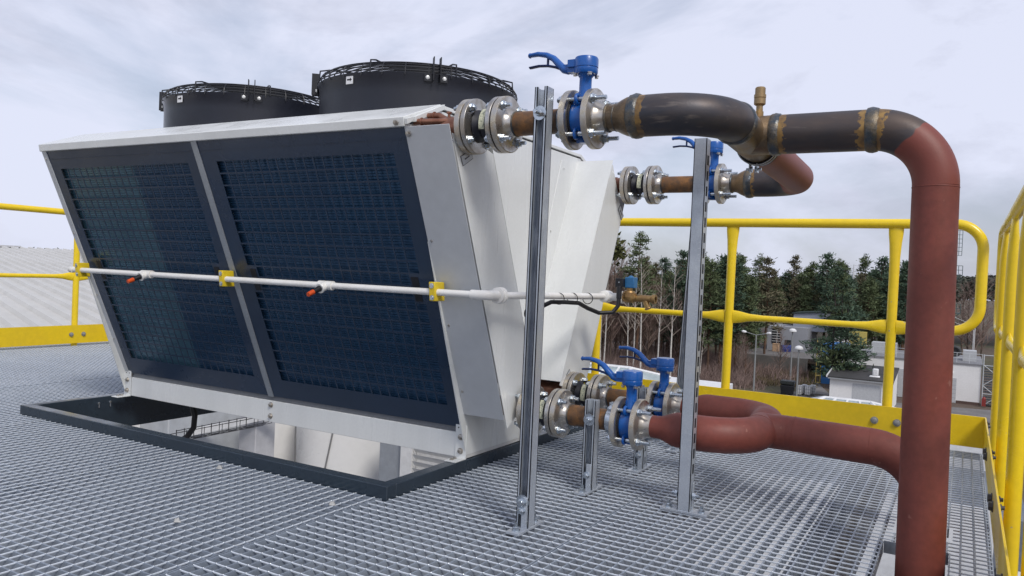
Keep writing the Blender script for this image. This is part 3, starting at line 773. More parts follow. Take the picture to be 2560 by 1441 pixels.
P1 = make_post(1.302, plate='y', slots=False); P1.location = (-1.098, 2.035, 0); P1['label'] = 'tall plain channel post standing nearest, in front of the cooler end'
m = MB(); m.mark(); m.lathe(V(P1.location) + V((0, -.0215, 1.225)), (0, -1, 0), [(0, .021), (.002, .021)], 24); m.hexb(V(P1.location) + V((0, -.0235, 1.225)), (0, -1, 0), .011, .009, False, .022, mk=False)
m.mark(); m.lathe(V(P1.location) + V((0, -.0215, .085)), (0, -1, 0), [(0, .021), (.002, .021)], 24); m.hexb(V(P1.location) + V((0, -.0235, .085)), (0, -1, 0), .012, .009, True, .004, mk=False)
part('washer_bolt', m, ZINC, P1)
def clamp_on(P, dx, dy, z, R0):
    c = V(P.location)
    m = MB(); cc = c + V((dx, dy, z)); m.tube([cc + V((q, 0, 0)) for q in (-.012, .012)], R0 + .006, 30); cr = part('clamp_rubber', m, RUBBER, P)
    m = MB(); m.lathe(cc - V((.009, 0, 0)), (1, 0, 0), [(0, R0 + .004), (0, R0 + .0085), (.018, R0 + .0085), (.018, R0 + .004)], 30)
    for sg in (-1, 1):
        m.box(cc + V((0, .012, sg * (R0 + .016))), (.018, .004, .022)); m.box(cc + V((0, -.004, sg * (R0 + .016))), (.018, .004, .022))
        m.hexb(cc + V((0, -.006, sg * (R0 + .018))), (0, -1, 0), .006, .005, True, .004, mk=False); m.hexb(cc + V((0, .014, sg * (R0 + .018))), (0, 1, 0), .006, .005, True, .006, mk=False)
    part('clamp_band', m, ZINC, P)
clamp_on(P1, -.024 + .05, BR[0][0][1] - 2.035, BR[0][0][2], .0375)
P2 = make_post(1.214, open_='x', plate='x', slots=False); P2.location = (-.760, 2.500, 0); P2['label'] = 'tall slotted channel post under the bare steel manifold'
# slots seen on its right side
m = MB(); z = .13
while z < 1.18: m.mark(); m.b2((-.760 + .0203, 2.500 - .008, z), (-.760 + .0210, 2.500 + .008, z + .031)); z += .05
part('slot', m, DARK, P2)
P3 = make_post(.322, plate='y', slots=False, marks=False); P3.location = (-1.118, 2.530, 0); P3['label'] = 'short channel post under the front low pipe, with a big washer'
m = MB(); m.lathe(V(P3.location) + V((0, -.0215, .255)), (0, -1, 0), [(0, .021), (.002, .021)], 24); m.hexb(V(P3.location) + V((0, -.0235, .255)), (0, -1, 0), .011, .008, True, .006, mk=False); part('washer_bolt', m, ZINC, P3)
clamp_on(P3, .055, BR[2][0][1] - 2.53, BR[2][0][2], .0375)
P4 = make_post(.325, plate='y', slots=True, marks=False); P4.location = (-1.085, 2.945, 0); P4['label'] = 'short channel post behind the front low valve, slot near its foot'
clamp_on(P4, -.03, BR[3][0][1] - 2.945, BR[3][0][2], .0375)
P5 = make_post(1.20, plate='y', slots=True); P5.location = (-1.083, 3.395, 0); P5['label'] = 'slotted channel post at the rear, mostly behind the slotted one under the manifold'
P5.rotation_euler = (0, 0, 0)
clamp_on(P5, -.0, 3.45 - 3.395, BR[1][0][2], .0375)
P5.rotation_euler = (0, R_(2.4), 0)

# ================================================================== SPRAY BAR
YS, ZS = 2.202, .678
sp = root('spray_pipe', 'thin white spray pipe with orange tipped nozzles across the cooler sides', 'pipe', (-2.6, YS, ZS))
m = MB(); m.tube([(-3.715, YS, ZS), (-1.40, YS, ZS)], .0118, 18); m.lathe((-3.74, YS, ZS), (1, 0, 0), [(0, .012), (.004, .015), (.03, .015)], 16)
part('front_pipe', m, PVC, sp)
ye_ = 2.235
m = MB(); m.tube([(-1.43, YS, ZS), (-1.405, YS, ZS)], .0165, 18); m.tube([(-1.41, YS, ZS), (-1.385, YS, ZS), (-1.368, YS + .008, ZS), (-1.360, YS + .026, ZS), (-1.360, YS + .06, ZS)], .0165, 18)
m.lathe((-1.360, YS + .045, ZS), (0, 1, 0), [(0, .017), (.003, .027), (.010, .027), (.012, .024), (.018, .024), (.02, .0285), (.03, .0285), (.032, .017)], 20); part('elbow_union', m, PVC, sp)
m = MB(); m.tube([(-1.360, YS + .05, ZS), (-1.292, 3.02, ZS - .004)], .0125, 18); part('end_pipe', m, PVC, sp)
m = MB(); m.lathe((-1.293, 2.985, ZS - .004), (0, 1, 0), [(0, .018), (.004, .024), (.03, .026), (.06, .024), (.066, .016)], 18); m.tube([(-1.293, 3.015, ZS - .004), (-1.235, 3.015, ZS - .004)], .0165, 18)
m.lathe((-1.243, 3.015, ZS - .004), (1, 0, 0), [(0, .0165), (.012, .019), (.02, .026), (.026, .026)], 18); part('end_tee', m, PVC, sp)
for x in (-3.655, mid + .003, -1.580):
    m = MB(); m.box((x, YS + .010, ZS + .002), (.026, .058, .066)); m.v = [(a, b + (c - ZS) * -.12, c) for a, b, c in m.v]
    c = part('pipe_clamp', m, YELD, sp, bevel=.003)
    m = MB()
    for z in (-.019, .022): m.mark(); m.lathe((x, YS - .019 - z * .12, ZS + z), (0, -1, 0), [(0, .009), (.0015, .009), (.0015, .006), (.004, .005)], 14)
    part('clamp_screw', m, ZINC, c)
for x in (-3.151, -2.083):
    m = MB(); m.tube([(x - .034, YS, ZS), (x + .034, YS, ZS)], .0175, 18); m.tube([(x, YS, ZS), (x, YS - .034, ZS - .012)], .0175, 18); m.ring((x, YS - .032, ZS - .0115), (0, -1, -.35), .017, .003, 20, 6)
    nz = part('nozzle_tee', m, PVC, sp)
    m = MB(); m.tube([(x, YS - .028, ZS - .010), (x, YS - .040, ZS - .014), (x, YS - .070, ZS - .026)], [.013, .011, .0075], 14); part('nozzle', m, BLACK, nz)
    m = MB(); m.tube([(x, YS - .066, ZS - .0245), (x, YS - .092, ZS - .0345)], [.0095, .0085], 12); part('nozzle_cap', m, ORANGE, nz)
# solenoid valve
so_ = root('solenoid_valve', 'blue and black solenoid valve with brass strainer at the end of the spray pipe', 'valve', (-1.23, 3.015, ZS))
zb = ZS - .004
m = MB(); m.lathe((-1.2170, 3.015, zb), (1, 0, 0), [(0, .015), (.01, .020), (.045, .022), (.05, .016), (.058, .016)], 14); m.lathe((-1.1900, 3.015, zb + .002), (0, 0, 1), [(0, .028), (.018, .028), (.02, .024), (.026, .022), (.028, .012), (.04, .012)], 20)
part('brass_body', m, BRASS, so_)
m = MB(); m.lathe((-1.1590, 3.015, zb), (1, 0, 0), [(0, .013), (.012, .016), (.05, .014), (.064, .014), (.068, .019), (.082, .019), (.082, .012), (.06, .012)], 16); m.tube([(-1.1200, 3.015, zb - .008), (-1.1050, 3.015, zb - .042)], [.013, .012], 12); m.ring((-1.1070, 3.015, zb - .038), (.4, 0, -1), .0125, .003, 16, 6); part('strainer', m, BRASS, so_)
m = MB(); m.box((-1.1870, 3.02, zb + .062), (.040, .042, .044)); m.lathe((-1.1870, 3.015, zb + .082), (0, 0, 1), [(0, .012), (.006, .010), (.009, .004)], 14); part('coil', m, mat('solenoid_blue', (.03, .16, .36), .4), so_, bevel=.003)
m = MB(); m.box((-1.2230, 2.995, zb + .060), (.034, .034, .036)); m.tube([(-1.2230, 2.985, zb + .045), (-1.2230, 2.983, zb - .006)], .011, 14); pg = part('cable_plug', m, BLACK, so_, bevel=.002)
m = MB(); m.lathe((-1.2230, 2.9775, zb + .062), (0, -1, 0), [(0, .003), (.001, .003)], 10); part('plug_screw', m, ZINC, pg)
m = MB(); m.tube([(-1.2230, 2.983, zb - .002), (-1.2230, 2.978, zb - .035), (-1.2400, 2.965, zb - .062), (-1.285, 2.93, zb - .066), (-1.305, 2.86, zb - .046), (-1.316, 2.80, zb - .026), (-1.326, 2.70, zb - .022), (-1.350, 2.63, zb - .022), (-1.375, 2.60, zb - .040), (-1.405, 2.585, zb - .062), (-1.425, 2.58, zb - .068)], .0085, 12)
m.lathe((-1.4275, 2.58, zb - .068), (1, 0, 0), [(0, .018), (.010, .018), (.012, .014), (.022, .014)], 14)
for y in (2.64, 2.74, 2.86): m.ring((-1.358 + (y - 2.2) * .08, y, zb - .008), (0, 1, 0), .0215, .0018, 20, 5)
single('solenoid_cable', m, CABLE, 'black cable strapped under the white pipe, looping to the solenoid valve', 'cable', (-1.34, 2.8, zb))

# ================================================================== RAILINGS
ZT, ZM = 1.083, .565
def flare_post(m, x, y, z1, ax, z0=-.02):
    r = .0235; pts = []; rs = []
    for z, a, b in ((z0, r, r), (z1 - .26, r, r), (z1 - .15, r * 1.05, r * .96), (z1 - .08, r * 1.22, r * .8), (z1 - .03, r * 1.45, r * .6), (z1, r * 1.5, r * .55)):
        pts.append((x, y, z)); rs.append((a, b) if ax == 'x' else (b, a))
    # tube frame on a vertical axis: u = +-X , w = +-Y
    vs = []; n_ = 20
    for p, q in zip(pts, rs):
        for j in range(n_):
            t_ = 2 * pi * j / n_; vs.append((p[0] + q[0] * math.cos(t_), p[1] + q[1] * math.sin(t_), p[2]))
    fs = [(i * n_ + j, i * n_ + (j + 1) % n_, (i + 1) * n_ + (j + 1) % n_, (i + 1) * n_ + j) for i in range(len(pts) - 1) for j in range(n_)]
    return m.add(vs, fs)
def flare_rail(m, a, b, ends=(1, 1), r=.0165):
    """mid rail, pressed tall at the posts"""
    a = V(a); b = V(b); d = (b - a); Ln = d.length; d.normalize(); s = d.cross(V((0, 0, 1))).normalized(); n_ = 16
    st = []
    if ends[0]: st += [(0, .036, .010), (.03, .033, .011), (.09, .021, .0155), (.16, r, r)]
    else: st += [(0, r, r)]
    if ends[1]: st += [(Ln - .16, r, r), (Ln - .09, .021, .0155), (Ln - .03, .033, .011), (Ln, .036, .010)]
    else: st += [(Ln, r, r)]
    vs = []
    for t_, h_, w_ in st:
        for j in range(n_):
            q = 2 * pi * j / n_; vs.append(a + d * t_ + s * w_ * math.cos(q) + V((0, 0, 1)) * h_ * math.sin(q))
    fs = [(i * n_ + j, i * n_ + (j + 1) % n_, (i + 1) * n_ + (j + 1) % n_, (i + 1) * n_ + j) for i in range(len(st) - 1) for j in range(n_)]
    return m.add(vs, fs)
TB = mat('toe_board_yellow', (.84, .59, .012), .34, 0, (.77, .53, .011), 2.5, fine=.05, speck=((.42, .37, .28), 20, .72))
YR = 4.36
rr = root('guard_railing', 'yellow guard railing along the back edge, ending in a round loop behind the riser', 'railing', (-1.0, YR, 0), 'yellow guard railings round the platform')
xs = [-3.56, -2.75, -1.920, -1.131, -.318]
m = MB()
loop = []
xe = .060
for p in arc((xe - .12, YR, ZT - .12), (0, 0, 1), (1, 0, 0), .12, 10): loop.append(p)
for p in arc((xe - .12, YR, ZM + .12), (1, 0, 0), (0, 0, -1), .12, 10): loop.append(p)
m.tube([V((-6.2, YR, ZT)), V((-3, YR, ZT))] + loop + [V((xs[-1] + .12, YR, ZM))], [.0245] * (2 + len(loop)) + [.020], 20); part('top_rail', m, YEL, rr)
for x in xs:
    m = MB(); flare_post(m, x, YR + .002, ZT - .018, 'x'); part('post', m, YEL, rr)
for a, b in zip([-6.2] + xs, xs):
    m = MB(); flare_rail(m, (a + (.022 if a > -6 else 0), YR, ZM), (b - .022, YR, ZM)); part('mid_rail', m, YEL, rr)
m = MB(); flare_rail(m, (xs[-1] + .022, YR, ZM), (xs[-1] + .20, YR, ZM), (1, 0), .02); part('mid_rail', m, YEL, rr)
m = MB(); m.b2((-6.4, 4.318, .022), (.108, 4.324, .170)); tb = part('toe_board', m, TB, rr, bevel=.001)
m = MB()
for x in xs:
    for q in (-.05, .052): m.hexb((x + q, 4.318, .095), (0, -1, 0), .0145, .010, True)
part('toe_bolt', m, mat('dull_bolt', (.36, .36, .35), .5, .5), rr)
rs_ = root('guard_railing', 'yellow guard railing running towards the camera along the right edge', 'railing', (.135, 3, 0), 'yellow guard railings round the platform')
XS = .158
m = MB(); m.tube([V((XS, .3, ZT)), V((XS, 3.0, ZT)), V((XS, 4.4, ZT))] + [V(p) for p in arc((XS, 4.86, ZT - .12), (0, 0, 1), (0, 1, 0), .12, 10)] + [V(p) for p in arc((XS, 4.86, ZM + .12), (0, 1, 0), (0, 0, -1), .12, 10)] + [V((XS, 4.76, ZM))], .0245, 20); part('top_rail', m, YEL, rs_)
ysd = [4.60, 3.77, 2.92, 2.08, 1.25]
for y in ysd:
    m = MB(); flare_post(m, XS, y, ZT - .018, 'y', -.12); part('post', m, YEL, rs_)
for a, b in zip(ysd, ysd[1:]):
    m = MB(); flare_rail(m, (XS, b + .022, ZM), (XS, a - .022, ZM)); part('mid_rail', m, YEL, rs_)
m = MB(); flare_rail(m, (XS, ysd[0] + .022, ZM), (XS, 4.80, ZM), (1, 0), .02); part('mid_rail', m, YEL, rs_)
m = MB(); m.b2((.104, .3, .022), (.110, 4.316, .170)); part('toe_board', m, TB, rs_, bevel=.001)
m = MB()
for y in ysd:
    for q in (-.055, .055): m.hexb((.104, y + q, .095), (-1, 0, 0), .0145, .010, True); m.hexb((.110, y + q, .095), (1, 0, 0), .012, .014, True, .008)
part('toe_bolt', m, mat('dark_bolt', (.10, .10, .11), .5, .5), rs_)
rl = root('guard_railing', 'yellow guard railing on the far left, in front of the ribbed metal roof', 'railing', (-6.3, 3.6, 0), 'yellow guard railings round the platform')
XLR = -6.30
m = MB(); m.tube([(XLR, -1, ZT), (XLR, 6, ZT)], .0245, 20); part('top_rail', m, YEL, rl)
yl = [2.10, 2.93, 3.76, 4.6]
for y in yl:
    m = MB(); flare_post(m, XLR, y, ZT - .018, 'y'); part('post', m, YEL, rl)
for a, b in zip([1.2] + yl, yl):
    m = MB(); flare_rail(m, (XLR, a + .022, ZM), (XLR, b - .022, ZM)); part('mid_rail', m, YEL, rl)
m = MB(); m.b2((XLR + .036, -1, .022), (XLR + .042, 6, .170)); part('toe_board', m, TB, rl)
m = MB()
for y in yl:
    for q in (-.05, .052): m.hexb((XLR + .042, y + q, .095), (1, 0, 0), .0145, .010, True)
part('toe_bolt', m, mat('grey_bolt', (.36, .36, .35), .5, .5), rl)


# ------------------------------------------------------------------ bits of debris on the grating
rg0 = random.Random(9)
for x, y, lab in ((-2.31, 1.93, 'pale crumbs of mortar on the grating in front of the curb'), (-1.93, 1.47, 'pale crumb of mortar on the grating near the picture bottom'), (-1.70, 1.86, 'small pale crumb on the grating before the curb corner')):
    m = MB()
    c = V((x, y, .006)); ps = []
    for i in range(9):
        a = i * .7; ps.append(c + V((math.cos(a) * rg0.uniform(.008, .022), math.sin(a) * rg0.uniform(.006, .014), -.005)))
    ps2 = [p.lerp(c, .4) + V((0, 0, rg0.uniform(.003, .010))) for p in ps]
    m.add(ps + ps2 + [c + V((0, 0, .003))], [(i, (i + 1) % 9, 9 + (i + 1) % 9, 9 + i) for i in range(9)] + [(9 + i, 9 + (i + 1) % 9, 18) for i in range(9)])
    single('mortar_crumb', m, mat('mortar', (.42, .42, .41), .9, fine=.2), lab, 'debris', (x, y, 0))

# ================================================================== SURROUNDINGS
G0 = -10.3
HZ = R_(30.5)
def at_px(px, d):      # ground position seen in the direction of column px, d metres along the view axis
    b = math.atan((px - 1280) / 1960.) - HZ
    r = d / math.cos(b + HZ)
    return r * math.sin(b), r * math.cos(b)
rng = random.Random(11)
# ground
gmat, n = nt('winter_ground')
a_ = noise(n, .05, 6); b_ = noise(n, .35, 6); c_ = noise(n, 3.0, 4)
col = mixc(n, ramp(n, a_, .42, .58), (.12, .08, .062), (.085, .088, .036))
col = mixc(n, ramp(n, b_, .45, .75), col, (.15, .11, .08))
col = mixc(n, ramp(n, c_, .35, .8), col, (.065, .052, .04))
finish(gmat, n, col, .95, 0, noise(n, 2.0, 5), .6, bd=.1)
m = MB(); m.quad((-700, -200, G0), (700, -200, G0), (700, 1200, G0), (-700, 1200, G0)); struct('ground', m, gmat)
asph = mat('pale_concrete', (.19, .18, .175), .85, 0, (.15, .142, .138), .4, fine=.12)
m = MB(); m.quad((-15, 60, G0 + .02), (10, 60, G0 + .02), (12, 88.6, G0 + .02), (-11.2, 83.0, G0 + .02), (-15, 84.5, G0 + .02)); struct('yard', m, asph)
m = MB(); m.quad((-13.2, 84.2, G0 + .03), (-11.2, 84.2, G0 + .03), (-15.2, 98, G0 + .03), (-17.4, 99, G0 + .03)); struct('path', m, asph)

def img_(px, py, d):   # only used for heights: z of image row py at depth d on column px
    b = (py - 720.5)
    v = right * (px - 1280) + up * (-b) - back * 1960
    return .76 + v.z * d / 1960

# ---- trees
LEAF = []
for i, (c, c2) in enumerate([((.055, .092, .062), (.090, .132, .082)), ((.088, .118, .060), (.135, .165, .080)), ((.115, .108, .065), (.160, .142, .088))]):
    LEAF.append(mat('pine_needles_%d' % i, c, .7, 0, c2, .5, .3, .7, fine=.3, spec=.2))
BARKP = mat('pine_bark', (.13, .065, .035), .9, 0, (.07, .045, .03), 2)
BARKB = mat('birch_bark', (.62, .59, .54), .8, 0, (.25, .22, .20), 1.6, .52, .70, stretch=(1, 1, 2.5))
TWIGB = mat('birch_twigs', (.36, .31, .26), .9, 0, (.24, .19, .15), 1)
BARKD = mat('dull_bark', (.105, .075, .055), .9, 0, (.07, .05, .04), 1)
TWIGD = mat('brown_twigs', (.27, .19, .16), .95, 0, (.20, .145, .12), .7)
def tuft(mb, c, r, k, rg, flat=.6):
    """broad leaf or mistletoe clump"""
    for _ in range(k):
        p = V(c) + V((rg.gauss(0, 1), rg.gauss(0, 1), rg.gauss(0, flat))) * r * .5
        a = V((rg.uniform(-1, 1), rg.uniform(-1, 1), rg.uniform(-.3, .7))).normalized(); s_ = r * rg.uniform(.26, .50)
        b = a.cross(V((rg.uniform(-1, 1), rg.uniform(-1, 1), rg.uniform(-1, 1)))).normalized() * s_ * .45
        mb.add([p - a * s_ * .5 - b, p + b * .9 - a * s_ * .2, p + a * s_ * .9, p - b], [(0, 1, 2, 3)])
def needles(mb, c, d, r, k, rg):
    """spray of needle shoots fanning out and up from a branch"""
    c = V(c)
    for _ in range(k):
        o = c + V((rg.gauss(0, .38), rg.gauss(0, .38), rg.gauss(0, .15))) * r
        a = (d * .5 + V((rg.gauss(0, .7), rg.gauss(0, .7), rg.gauss(.35, .45)))).normalized(); L = r * rg.uniform(.35, .75)
        b = a.cross(V((rg.gauss(0, 1), rg.gauss(0, 1), rg.gauss(0, 1)))).normalized() * L * .13
        mb.add([o - b * .6, o + b * .6, o + a * L * .6 + b, o + a * L, o + a * L * .6 - b], [(0, 1, 2, 3, 4)])
def pine(h, seed, leaf, crown=.35, w=.20, open_=.5, dn=1.0):
    rg = random.Random(seed); t = MB(); cr = MB()
    bend = [V((rg.uniform(-.15, .15) * i / 6 * 2, rg.uniform(-.15, .15) * i / 6 * 2, h * i / 6)) for i in range(7)]
    t.tube(bend, [.17 * h / 14 * (1 - .85 * i / 6) for i in range(7)], 7)
    z = h * crown
    while z < h * .985:
        f = (z - h * crown) / (h * (1 - crown)); R = h * w * (1.0 - f) ** .75 * (.55 + .45 * min(1, f * 4 + .3)) + .12
        for _ in range(rg.choice((3, 4, 4, 5))):
            if rg.random() > .88 * dn: continue
            a = rg.uniform(0, 2 * pi); L = R * rg.uniform(.5, 1.15); d = V((math.cos(a), math.sin(a), 0))
            i = min(5, int(z / h * 6)); q = bend[i].lerp(bend[i + 1], z / h * 6 - i)
            e_ = q + d * L + V((0, 0, L * rg.uniform(-.10, .35)))
            t.tube([q, q.lerp(e_, .5) - V((0, 0, L * .06)), e_], [.035, .025, .01], 4, caps=False)
            k = max(2, int(L / .55))
            for j in range(k):
                p = q.lerp(e_, (j + 1.2) / (k + .5)) + V((rg.gauss(0, .12), rg.gauss(0, .12), rg.gauss(.05, .10)))
                needles(cr, p, d, rg.uniform(.55, 1.0) * (.75 + .25 * (1 - f)), 22, rg)
        z += h * .030 * rg.uniform(.8, 1.4)
    needles(cr, bend[-1] + V((0, 0, .0)), V((0, 0, 1)), .5, 18, rg); needles(cr, bend[-1] - V((0, 0, .5)), V((0, 0, 1)), .8, 24, rg)
    return t, cr
def bare(h, seed, spread=.33, nb=34, fine=3, r0=.10, start=.35, tk=1.0):
    rg = random.Random(seed); t = MB(); tw = MB()
    lean = V((rg.uniform(-.06, .06), rg.uniform(-.06, .06), 0))
    sp_ = [V((lean.x * h * (i / 7) ** 1.4 + rg.uniform(-.05, .05), lean.y * h * (i / 7) ** 1.4, h * i / 7)) for i in range(8)]
    t.tube(sp_, [r0 * (1 - .88 * i / 7) for i in range(8)], 6)
    for b in range(nb):
        f = start + (1 - start) * (b + rg.random()) / nb; i = min(6, int(f * 7)); q = sp_[i].lerp(sp_[i + 1], f * 7 - i)
        a = rg.uniform(0, 2 * pi); L = h * spread * (1.15 - f) * rg.uniform(.5, 1.1) + .3
        d = V((math.cos(a), math.sin(a), rg.uniform(.8, 1.8))).normalized(); m_ = q + d * L * .55; e_ = q + d * L + V((math.cos(a), math.sin(a), .4)) * L * rg.uniform(-.1, .1)
        w_ = (.055 * (1.2 - f) + .012) * tk
        tw.tube([q, m_, e_], [w_, w_ * .6, w_ * .25], 3, caps=False)
        for _ in range(fine):
            s_ = q.lerp(e_, rg.uniform(.35, .95)); d2 = (d + V((rg.gauss(0, .5), rg.gauss(0, .5), rg.gauss(.1, .3)))).normalized(); l2 = L * rg.uniform(.2, .5)
            tw.tube([s_, s_ + d2 * l2], [w_ * .5, w_ * .2], 3, caps=False)
            for _ in range(2):
                s3 = s_ + d2 * l2 * rg.uniform(.3, .9); d3 = (d2 + V((rg.gauss(0, .6), rg.gauss(0, .6), rg.gauss(0, .4)))).normalized(); l3 = l2 * rg.uniform(.4, .8)
                p3 = d3.cross(V((0, 0, 1))).normalized() * w_ * .3
                tw.tri(s3 - p3, s3 + p3, s3 + d3 * l3)
    return t, tw
def tree_proto(nm, lab, grp, tmb, cmb, mt, mc, cname):
    r = root(nm, lab, 'tree', (0, 0, 0), grp)
    part('trunk', tmb, mt, r, fix=False); part(cname, cmb, mc, r, fix=False, ang=0); return r
used = {}
def plant(key, r, x, y, s=1, rz=0, label=None, z=G0):
    o = r if key not in used else copy_tree(r); used[key] = 1
    o.location = (x, y, z); o.rotation_euler = (0, 0, rz); o.scale = (s, s, s)
    if label: o['label'] = label
    return o
PL = 'dark green pine in the dense wood beyond the back railing'
pines = []
for i, (h, cr, w_, op) in enumerate([(14, .38, .17, .5), (13, .30, .20, .45), (15, .45, .16, .55), (12.5, .28, .22, .5), (14.5, .40, .15, .7)]):
    t_, c_ = pine(h, 20 + i, LEAF[i % 3], cr, w_, op)
    pines.append(tree_proto('pine_tree', PL, 'pines in the dense wood', t_, c_, BARKP, LEAF[i % 3], 'crown'))
# wall of pines right of the birches
k = 0
rg = random.Random(5)
for row, (d0, pa, pb, st) in enumerate([(93, 1765, 2010, 24), (104, 1690, 2300, 22), (116, 1480, 2330, 20), (130, 1470, 2340, 17)]):
    px = pa
    while px < pb:
        d = d0 + rg.uniform(-4, 4)
        x, y = at_px(px + rg.uniform(-9, 9), d)
        if not (1900 < px < 2120 and d < 116):
            i = rg.randrange(5); top = img_(px, rg.choice((rg.uniform(634, 685), rg.uniform(680, 718))) + (20 if 1480 < px < 1600 else 0), d) - G0
            h0 = (14, 13, 15, 12.5, 14.5)[i]
            plant('p%d' % i, pines[i], x, y, top / h0, rg.uniform(0, 6.28)); k += 1
        px += st * rg.uniform(.8, 1.25)
# marked single pines
def single_pine(px, d, py, seed, lab, crown, w_, op, li, base=G0):
    x, y = at_px(px, d); h = img_(px, py, d) - base
    t_, c_ = pine(h, seed, LEAF[li], crown, w_, op); r = tree_proto('pine_tree', lab, None, t_, c_, BARKP, LEAF[li], 'crown'); r.location = (x, y, base); return r
single_pine(1613, 95, 583, 71, 'tallest pine, pointed and loose, standing alone above the birches', .45, .17, .6, 1)
single_pine(1718, 100, 632, 72, 'slim pine top just left of the slotted tall post', .45, .11, .6, 0)
single_pine(1838, 97, 640, 73, 'tall pine directly behind the middle yellow post', .4, .14, .6, 1)
single_pine(1935, 100, 650, 74, 'broad pine with brownish crown left of the grey shed', .38, .17, .5, 2)
single_pine(2115, 112, 650, 75, 'highest broad rounded pine left of the thin white mast', .3, .20, .5, 1)
for q, (px, lab) in enumerate([(2108, 'left one of three slim pines growing before the low white building'), (2124, 'middle one of three slim pines growing before the low white building'), (2138, 'right one of three slim pines growing before the low white building')]):
    t_, c_ = pine(12.8 - q * .6, 90 + q, LEAF[q % 2], .17, (.22, .19, .28)[q], .4, .42); r = tree_proto('pine_tree', lab, None, t_, c_, mat('grey_pine_bark%d' % q, (.06, .048, .042), .9), LEAF[q % 2], 'crown')
    x, y = at_px(px, 76.2); r.location = (x, y - .6, G0)
# birches
for i in range(4):
    t_, c_ = bare(13.5, 40 + i, .32, 24, 2, .115, .40, .9)
    r = tree_proto('birch_tree', 'bare birch with white trunk at the edge of the wood', 'white trunked birches at the edge of the wood', t_, c_, BARKB, TWIGB, 'branches')
    for px, d, py in [[(1625, 84, 655), (1523, 90, 700)], [(1668, 85, 680), (1592, 87, 705), (1765, 88, 735)], [(1700, 82, 668), (1533, 88, 690), (1775, 84, 830)], [(1607, 90, 690), (1755, 86, 725)]][i]:
        x, y = at_px(px, d); plant('b%d' % i, r, x, y, (img_(px, py, d) - G0) / 13.5, rg.uniform(0, 6.28))
# bare broadleaf trees
for i in range(4):
    t_, c_ = bare(12, 60 + i, .36, 60, 6, .12, .15, .8)
    r = tree_proto('bare_tree', 'leafless brown broadleaf tree in the wood', 'leafless trees in the wood', t_, c_, BARKD, TWIGD, 'branches')
    lst = [[(1505, 92, 575), (1548, 96, 605), (1870, 90, 800), (2445, 120, 710)], [(1527, 98, 592), (1590, 100, 660), (1835, 88, 850), (2462, 112, 705)], [(1488, 96, 590), (1640, 98, 700), (1885, 86, 840), (2430, 130, 712)], [(1560, 102, 610), (1715, 96, 730), (1975, 92, 820), (2480, 118, 690)]][i]
    for px, d, py in lst + [(1500 + 13 * i + 60 * j, 97 + j * 2, 690 + 12 * j) for j in range(5)]:
        x, y = at_px(px, d); plant('d%d' % i, r, x, y, (img_(px, py, d) - G0) / 12, rg.uniform(0, 6.28))
# mistletoe clumps hang in the bare tree
for px, py, s_, lab in ((1552, 631, .95, 'big round olive mistletoe ball in the bare tree nearest the cooler'), (1544, 598, .45, 'small mistletoe ball high in the bare tree nearest the cooler')):
    x, y = at_px(px, 91.5); z = img_(px, py, 91.5); r = root('mistletoe', lab, 'plant', (x, y, z)); m = MB(); m.tube([(x, y, z - s_), (x, y, z + s_)], .03, 5); part('twig', m, BARKD, r); m = MB(); tuft(m, (x, y, z), s_ * 1.3, 160, rg, 1.0); part('leaves', m, mat('mistletoe_leaf', (.075, .080, .018), .7), r, fix=False, ang=0)
# undergrowth
m = MB()
for _ in range(2600):
    px = rg.uniform(1440, 2040); d = rg.uniform(80, 112)
    if px > 1900 and rg.random() < .6: continue
    if px > 1930 and d < 84: continue
    x, y = at_px(px, d); hh = rg.uniform(.5, 2.6)
    for _ in range(7):
        a = V((rg.gauss(0, .45), rg.gauss(0, .45), 1)).normalized(); L = hh * rg.uniform(.5, 1); p = V((x + rg.gauss(0, .4), y + rg.gauss(0, .4), G0)); s_ = V((.03, .0, 0))
        m.tri(p - s_, p + s_, p + a * L); q = p + a * L * .5; b = (a + V((rg.gauss(0, .6), rg.gauss(0, .6), .2))).normalized(); m.tri(q - s_ * .7, q + s_ * .7, q + b * L * .5)
struct('undergrowth', m, mat('undergrowth_twigs', (.27, .19, .165), .95, 0, (.18, .125, .105), .15), kind='stuff', fix=False, ang=0)
m = MB()
for _ in range(700):
    px = rg.uniform(1900, 2060); d = rg.uniform(84, 98); x, y = at_px(px, d)
    for _ in range(5):
        p = V((x + rg.gauss(0, .5), y + rg.gauss(0, .5), G0)); m.tri(p - V((.05, 0, 0)), p + V((.05, 0, 0)), p + V((rg.gauss(0, .2), rg.gauss(0, .2), rg.uniform(.2, .6))))
struct('dry_grass', m, mat('dry_grass_blades', (.16, .12, .06), .95, 0, (.10, .09, .04), .3), kind='stuff', fix=False, ang=0)
# far wood on the horizon left and right
m = MB()
for _ in range(1300):
    lf = rg.random() < .5
    px = rg.uniform(-60, 240) if lf else rg.choice((rg.uniform(2300, 2700), rg.uniform(1400, 2500))); d = rg.uniform(150, 190); x, y = at_px(px, d)
    if lf: top = img_(px, 628 + px * .038 - 3 - 3 * math.sin(px * .09) - 2 * math.sin(px * .033 + 1) - rg.uniform(-3, 0), d)
    else: top = img_(px, 705 - rg.uniform(0, 14), d)
    for q in range(9): tuft(m, (x + rg.gauss(0, .5), y + rg.gauss(0, .5), top - .5 - q * .35), 1.5, 8, rg, .5)
struct('far_wood', m, mat('far_wood_leaf', (.055, .070, .050), .9, 0, (.075, .075, .060), .1), kind='stuff', fix=False, ang=0)

